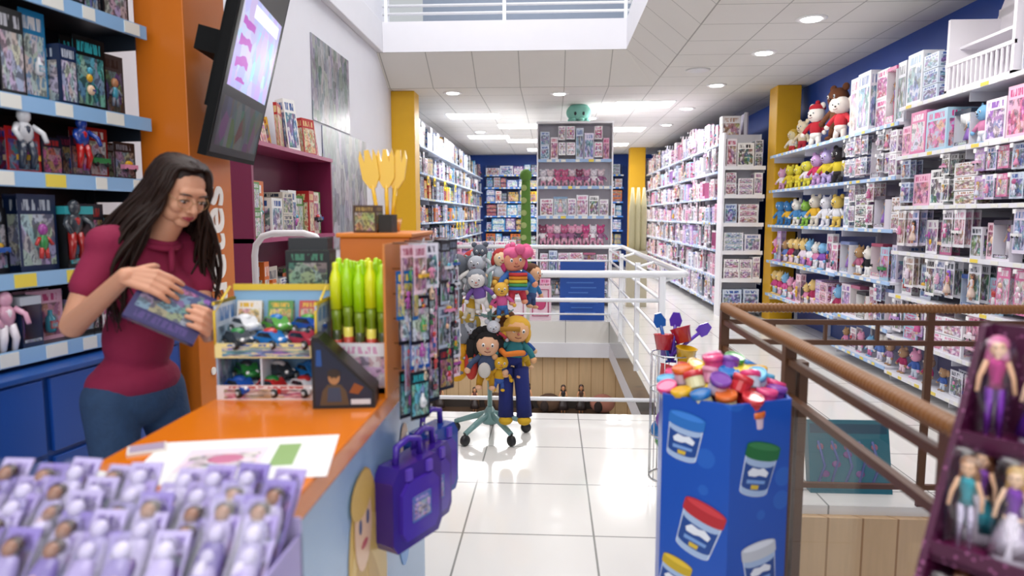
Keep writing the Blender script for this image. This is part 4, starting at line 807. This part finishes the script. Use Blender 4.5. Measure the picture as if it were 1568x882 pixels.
for k in range(2):
    pts=[]
    for i in range(15):
        a=math.radians(-150+300*i/14); pts.append(nk+fw*(.068+k*.006)*math.cos(a)+side*(.064+k*.01)*math.sin(a)+V((.0,0,-.005-.03*max(0,math.cos(a))-k*.014)))
    mb.tube(pts,.011,'#ffffff',0)
pc=nk+fw*.075+V((0,0,-.04)); mb.tube([pc,che+fw*.125+V((0,0,.06))],.009,'#ffffff',0)
mb.build('polo_collar',[M_SHIRT],parent=wo)
jp=[('e',(0,0,0),(.112,.158,.115),basis(pel+V((0,0,-.03)),fw,side,V((0,0,1)))),cap(hR,aR+V((0,0,.42)),.09,.062),cap(hL,aL+V((0,0,.42)),.09,.062),cap(aR+V((0,0,.42)),aR+V((0,0,.02)),.062,.048),cap(aL+V((0,0,.42)),aL+V((0,0,.02)),.062,.048)]
remesh('jeans',jp,.011,M_JEAN,5,wo)
remesh('shirt_hem',[('e',(0,0,0),(.116,.162,.085),basis(pel+V((0,0,.015)),fw,side,V((0,0,1))))],.01,M_SHIRT,3,wo)
sp_=[]
for a_ in (aR,aL): sp_+= [cap(a_+V((-.02,0,-.055)),a_+fw*.12+V((0,0,-.06)),.034,.028)]
remesh('shoes',sp_,.008,plain('white_shoe','#e8e8e8',.5),3,wo)
f=V((.80,-.50,-.54)).normalized(); Yl=-f; Zl=V((.14,0,1)); Zl=(Zl-Yl*Zl.dot(Yl)).normalized(); Xl=Yl.cross(Zl); HM=basis(Hc,Xl,Yl,Zl)@Matrix.Scale(.93,4)
def hl(p): return HM@V(p)
hparts=[('e',p,r,HM) for p,r in [((0,.015,.032),(.073,.09,.078)),((0,-.028,-.015),(.058,.056,.075)),((0,-.052,-.082),(.027,.028,.022)),((.03,-.022,-.058),(.03,.045,.036)),((-.03,-.022,-.058),(.03,.045,.036)),((.033,-.055,-.022),(.026,.024,.026)),((-.033,-.055,-.022),(.026,.024,.026)),((0,-.065,.034),(.05,.02,.02)),((0,-.074,-.052),(.026,.016,.017)),((.012,-.089,-.026),(.009,.009,.008)),((-.012,-.089,-.026),(.009,.009,.008)),((.076,.012,-.003),(.009,.018,.028)),((-.076,.012,-.003),(.009,.018,.028)),((.031,-.068,.01),(.019,.015,.014)),((-.031,-.068,.01),(.019,.015,.014))]]
hparts+=[cap(hl((0,-.08,.014)),hl((0,-.103,-.02)),.0075,.0105),cap(hl((0,.03,-.05)),nk+V((0,0,-.03)),.047,.050)]
remesh('head',hparts,.0035,M_SKIN,3,wo)
mb=MB(HM)
for sx in (-1,1):
    mb.ell((sx*.031,-.0755,.006),(.0145,.0075,.0055),'#e8e0dc',0,None,12,8); mb.ell((sx*.031,-.0815,.0035),(.006,.003,.005),'#3a2218',0,None,10,6)
    mb.tube([(sx*.014,-.081,.0095),(sx*.024,-.0845,.0125),(sx*.036,-.083,.012),(sx*.049,-.076,.006)],.0022,'#140c0a',0,None,6)
    mb.tube([(sx*.012,-.084,.029),(sx*.026,-.087,.034),(sx*.042,-.081,.033),(sx*.052,-.072,.028)],[.002,.003,.0028,.001],'#24140e',0,None,6)
    pts=[(sx*.032+.024*math.cos(t),-.094+.010*abs(math.cos(t))*(1 if math.cos(t)*sx>0 else 0),.004+.02*math.sin(t)) for t in [2*math.pi*k/18 for k in range(18)]]
    mb.tube(pts,.001,'#a88050',0,None,5,closed=True); mb.tube([(sx*.056,-.084,.008),(sx*.074,-.03,.01),(sx*.08,.01,.008)],.0012,'#a88050',0,None,5)
mb.tube([(-.009,-.096,.008),(0,-.099,.011),(.009,-.096,.008)],.0012,'#a88050',0,None,5)
mb.build('eyes_brows_and_glasses',[GLOSS],parent=wo)
mb=MB(HM); mb.tube([(-.023,-.083,-.053),(-.008,-.0915,-.0495),(0,-.0915,-.051),(.008,-.0915,-.0495),(.023,-.083,-.053)],[.0015,.0045,.004,.0045,.0015],'#ffffff',0); mb.tube([(-.021,-.083,-.055),(0,-.091,-.059),(.021,-.083,-.055)],[.0015,.0055,.0015],'#ffffff',0); mb.build('lips',[M_LIP],parent=wo)
def cat(P,n=5):
    o=[]; P=[P[0]]+P+[P[-1]]
    for i in range(1,len(P)-2):
        for k in range(n):
            t=k/n; a,b,c,d=P[i-1],P[i],P[i+1],P[i+2]
            o.append(.5*((2*b)+(c-a)*t+(2*a-5*b+4*c-d)*t*t+(3*b-a-3*c+d)*t**3))
    o.append(P[-2]); return o
remesh('hair_cap',[('e',(0,.028,.044),(.080,.090,.080),HM),('e',(0,.05,-.02),(.075,.068,.09),HM),('e',(.058,.02,.0),(.026,.045,.065),HM),('e',(-.058,.02,.0),(.026,.045,.065),HM)],.005,M_HAIR,3,wo)
mb=MB()
for k in range(340):
    th=math.radians(U(-128,128))
    sx=math.sin(th); cy=math.cos(th); rr=U(.98,1.12)
    p0=V((U(-.012,.012),-.055+.1*max(0,cy)*R(),.112+U(0,.006)))
    p1=V((.062*sx*rr,.02+.07*cy*rr,.10)); p2=V((.085*sx*rr,.02+.094*cy*rr,.04)); p3=V((.092*sx*rr,.025+.098*cy*rr,-.03))
    w=[HM@p for p in (p0,p1,p2,p3)]
    out=(w[3]-Hc); out.z=0; out=out.normalized() if out.length>0 else V((0,0,0))
    back=-fw
    ln=U(.20,.35); sp=U(.03,.1)
    q1=w[3]+out*sp*.6+back*.045+V((0,0,-.085)); q2=q1+out*sp*.5+back*.045+V((U(-.01,.01),U(-.01,.01),-ln*.45)); q3=q2+out*U(-.03,.02)+V((U(-.02,.02),U(-.02,.02),-ln*.5))
    pts=cat(w+[q1,q2,q3],4); n=len(pts); r0=U(.0045,.0085)
    ph=U(0,6); pts=[p+V((math.sin(ph+i*.6),math.cos(ph+i*.55),0))*.012*(i/n) for i,p in enumerate(pts)]
    mb.tube(pts,[r0*(.5+.5*min(1,i/6))*(1 if i<n*.7 else max(.15,1-(i-n*.7)/(n*.32))) for i in range(n)],'#ffffff',0,None,6)
mb.build('long_hair',[M_HAIR],parent=wo)
BM=basis(bc,e1,e2,Nn); mb=MB(BM); mb.box(-.1,.1,-.075,.075,-surf,surf,'#2c2460',K_,c2='#4a3878'); mb.box(-.1005,.1005,-.0755,.0755,-surf*.3,-surf*.2,'#8a6a50'); mb.build('held_board_game_box',parent=wo)
# ---------------------------------------------------------------- camera
cam=bpy.data.cameras.new('camera'); co=bpy.data.objects.new('camera',cam); S.collection.objects.link(co)
co.location=(0,0,1.45); co.rotation_euler=(math.radians(84),0,math.radians(3.3)); cam.sensor_width=36; cam.lens=24.08; cam.clip_start=.02
cam.dof.use_dof=True; cam.dof.focus_distance=5.5; cam.dof.aperture_fstop=2.0
S.camera=co
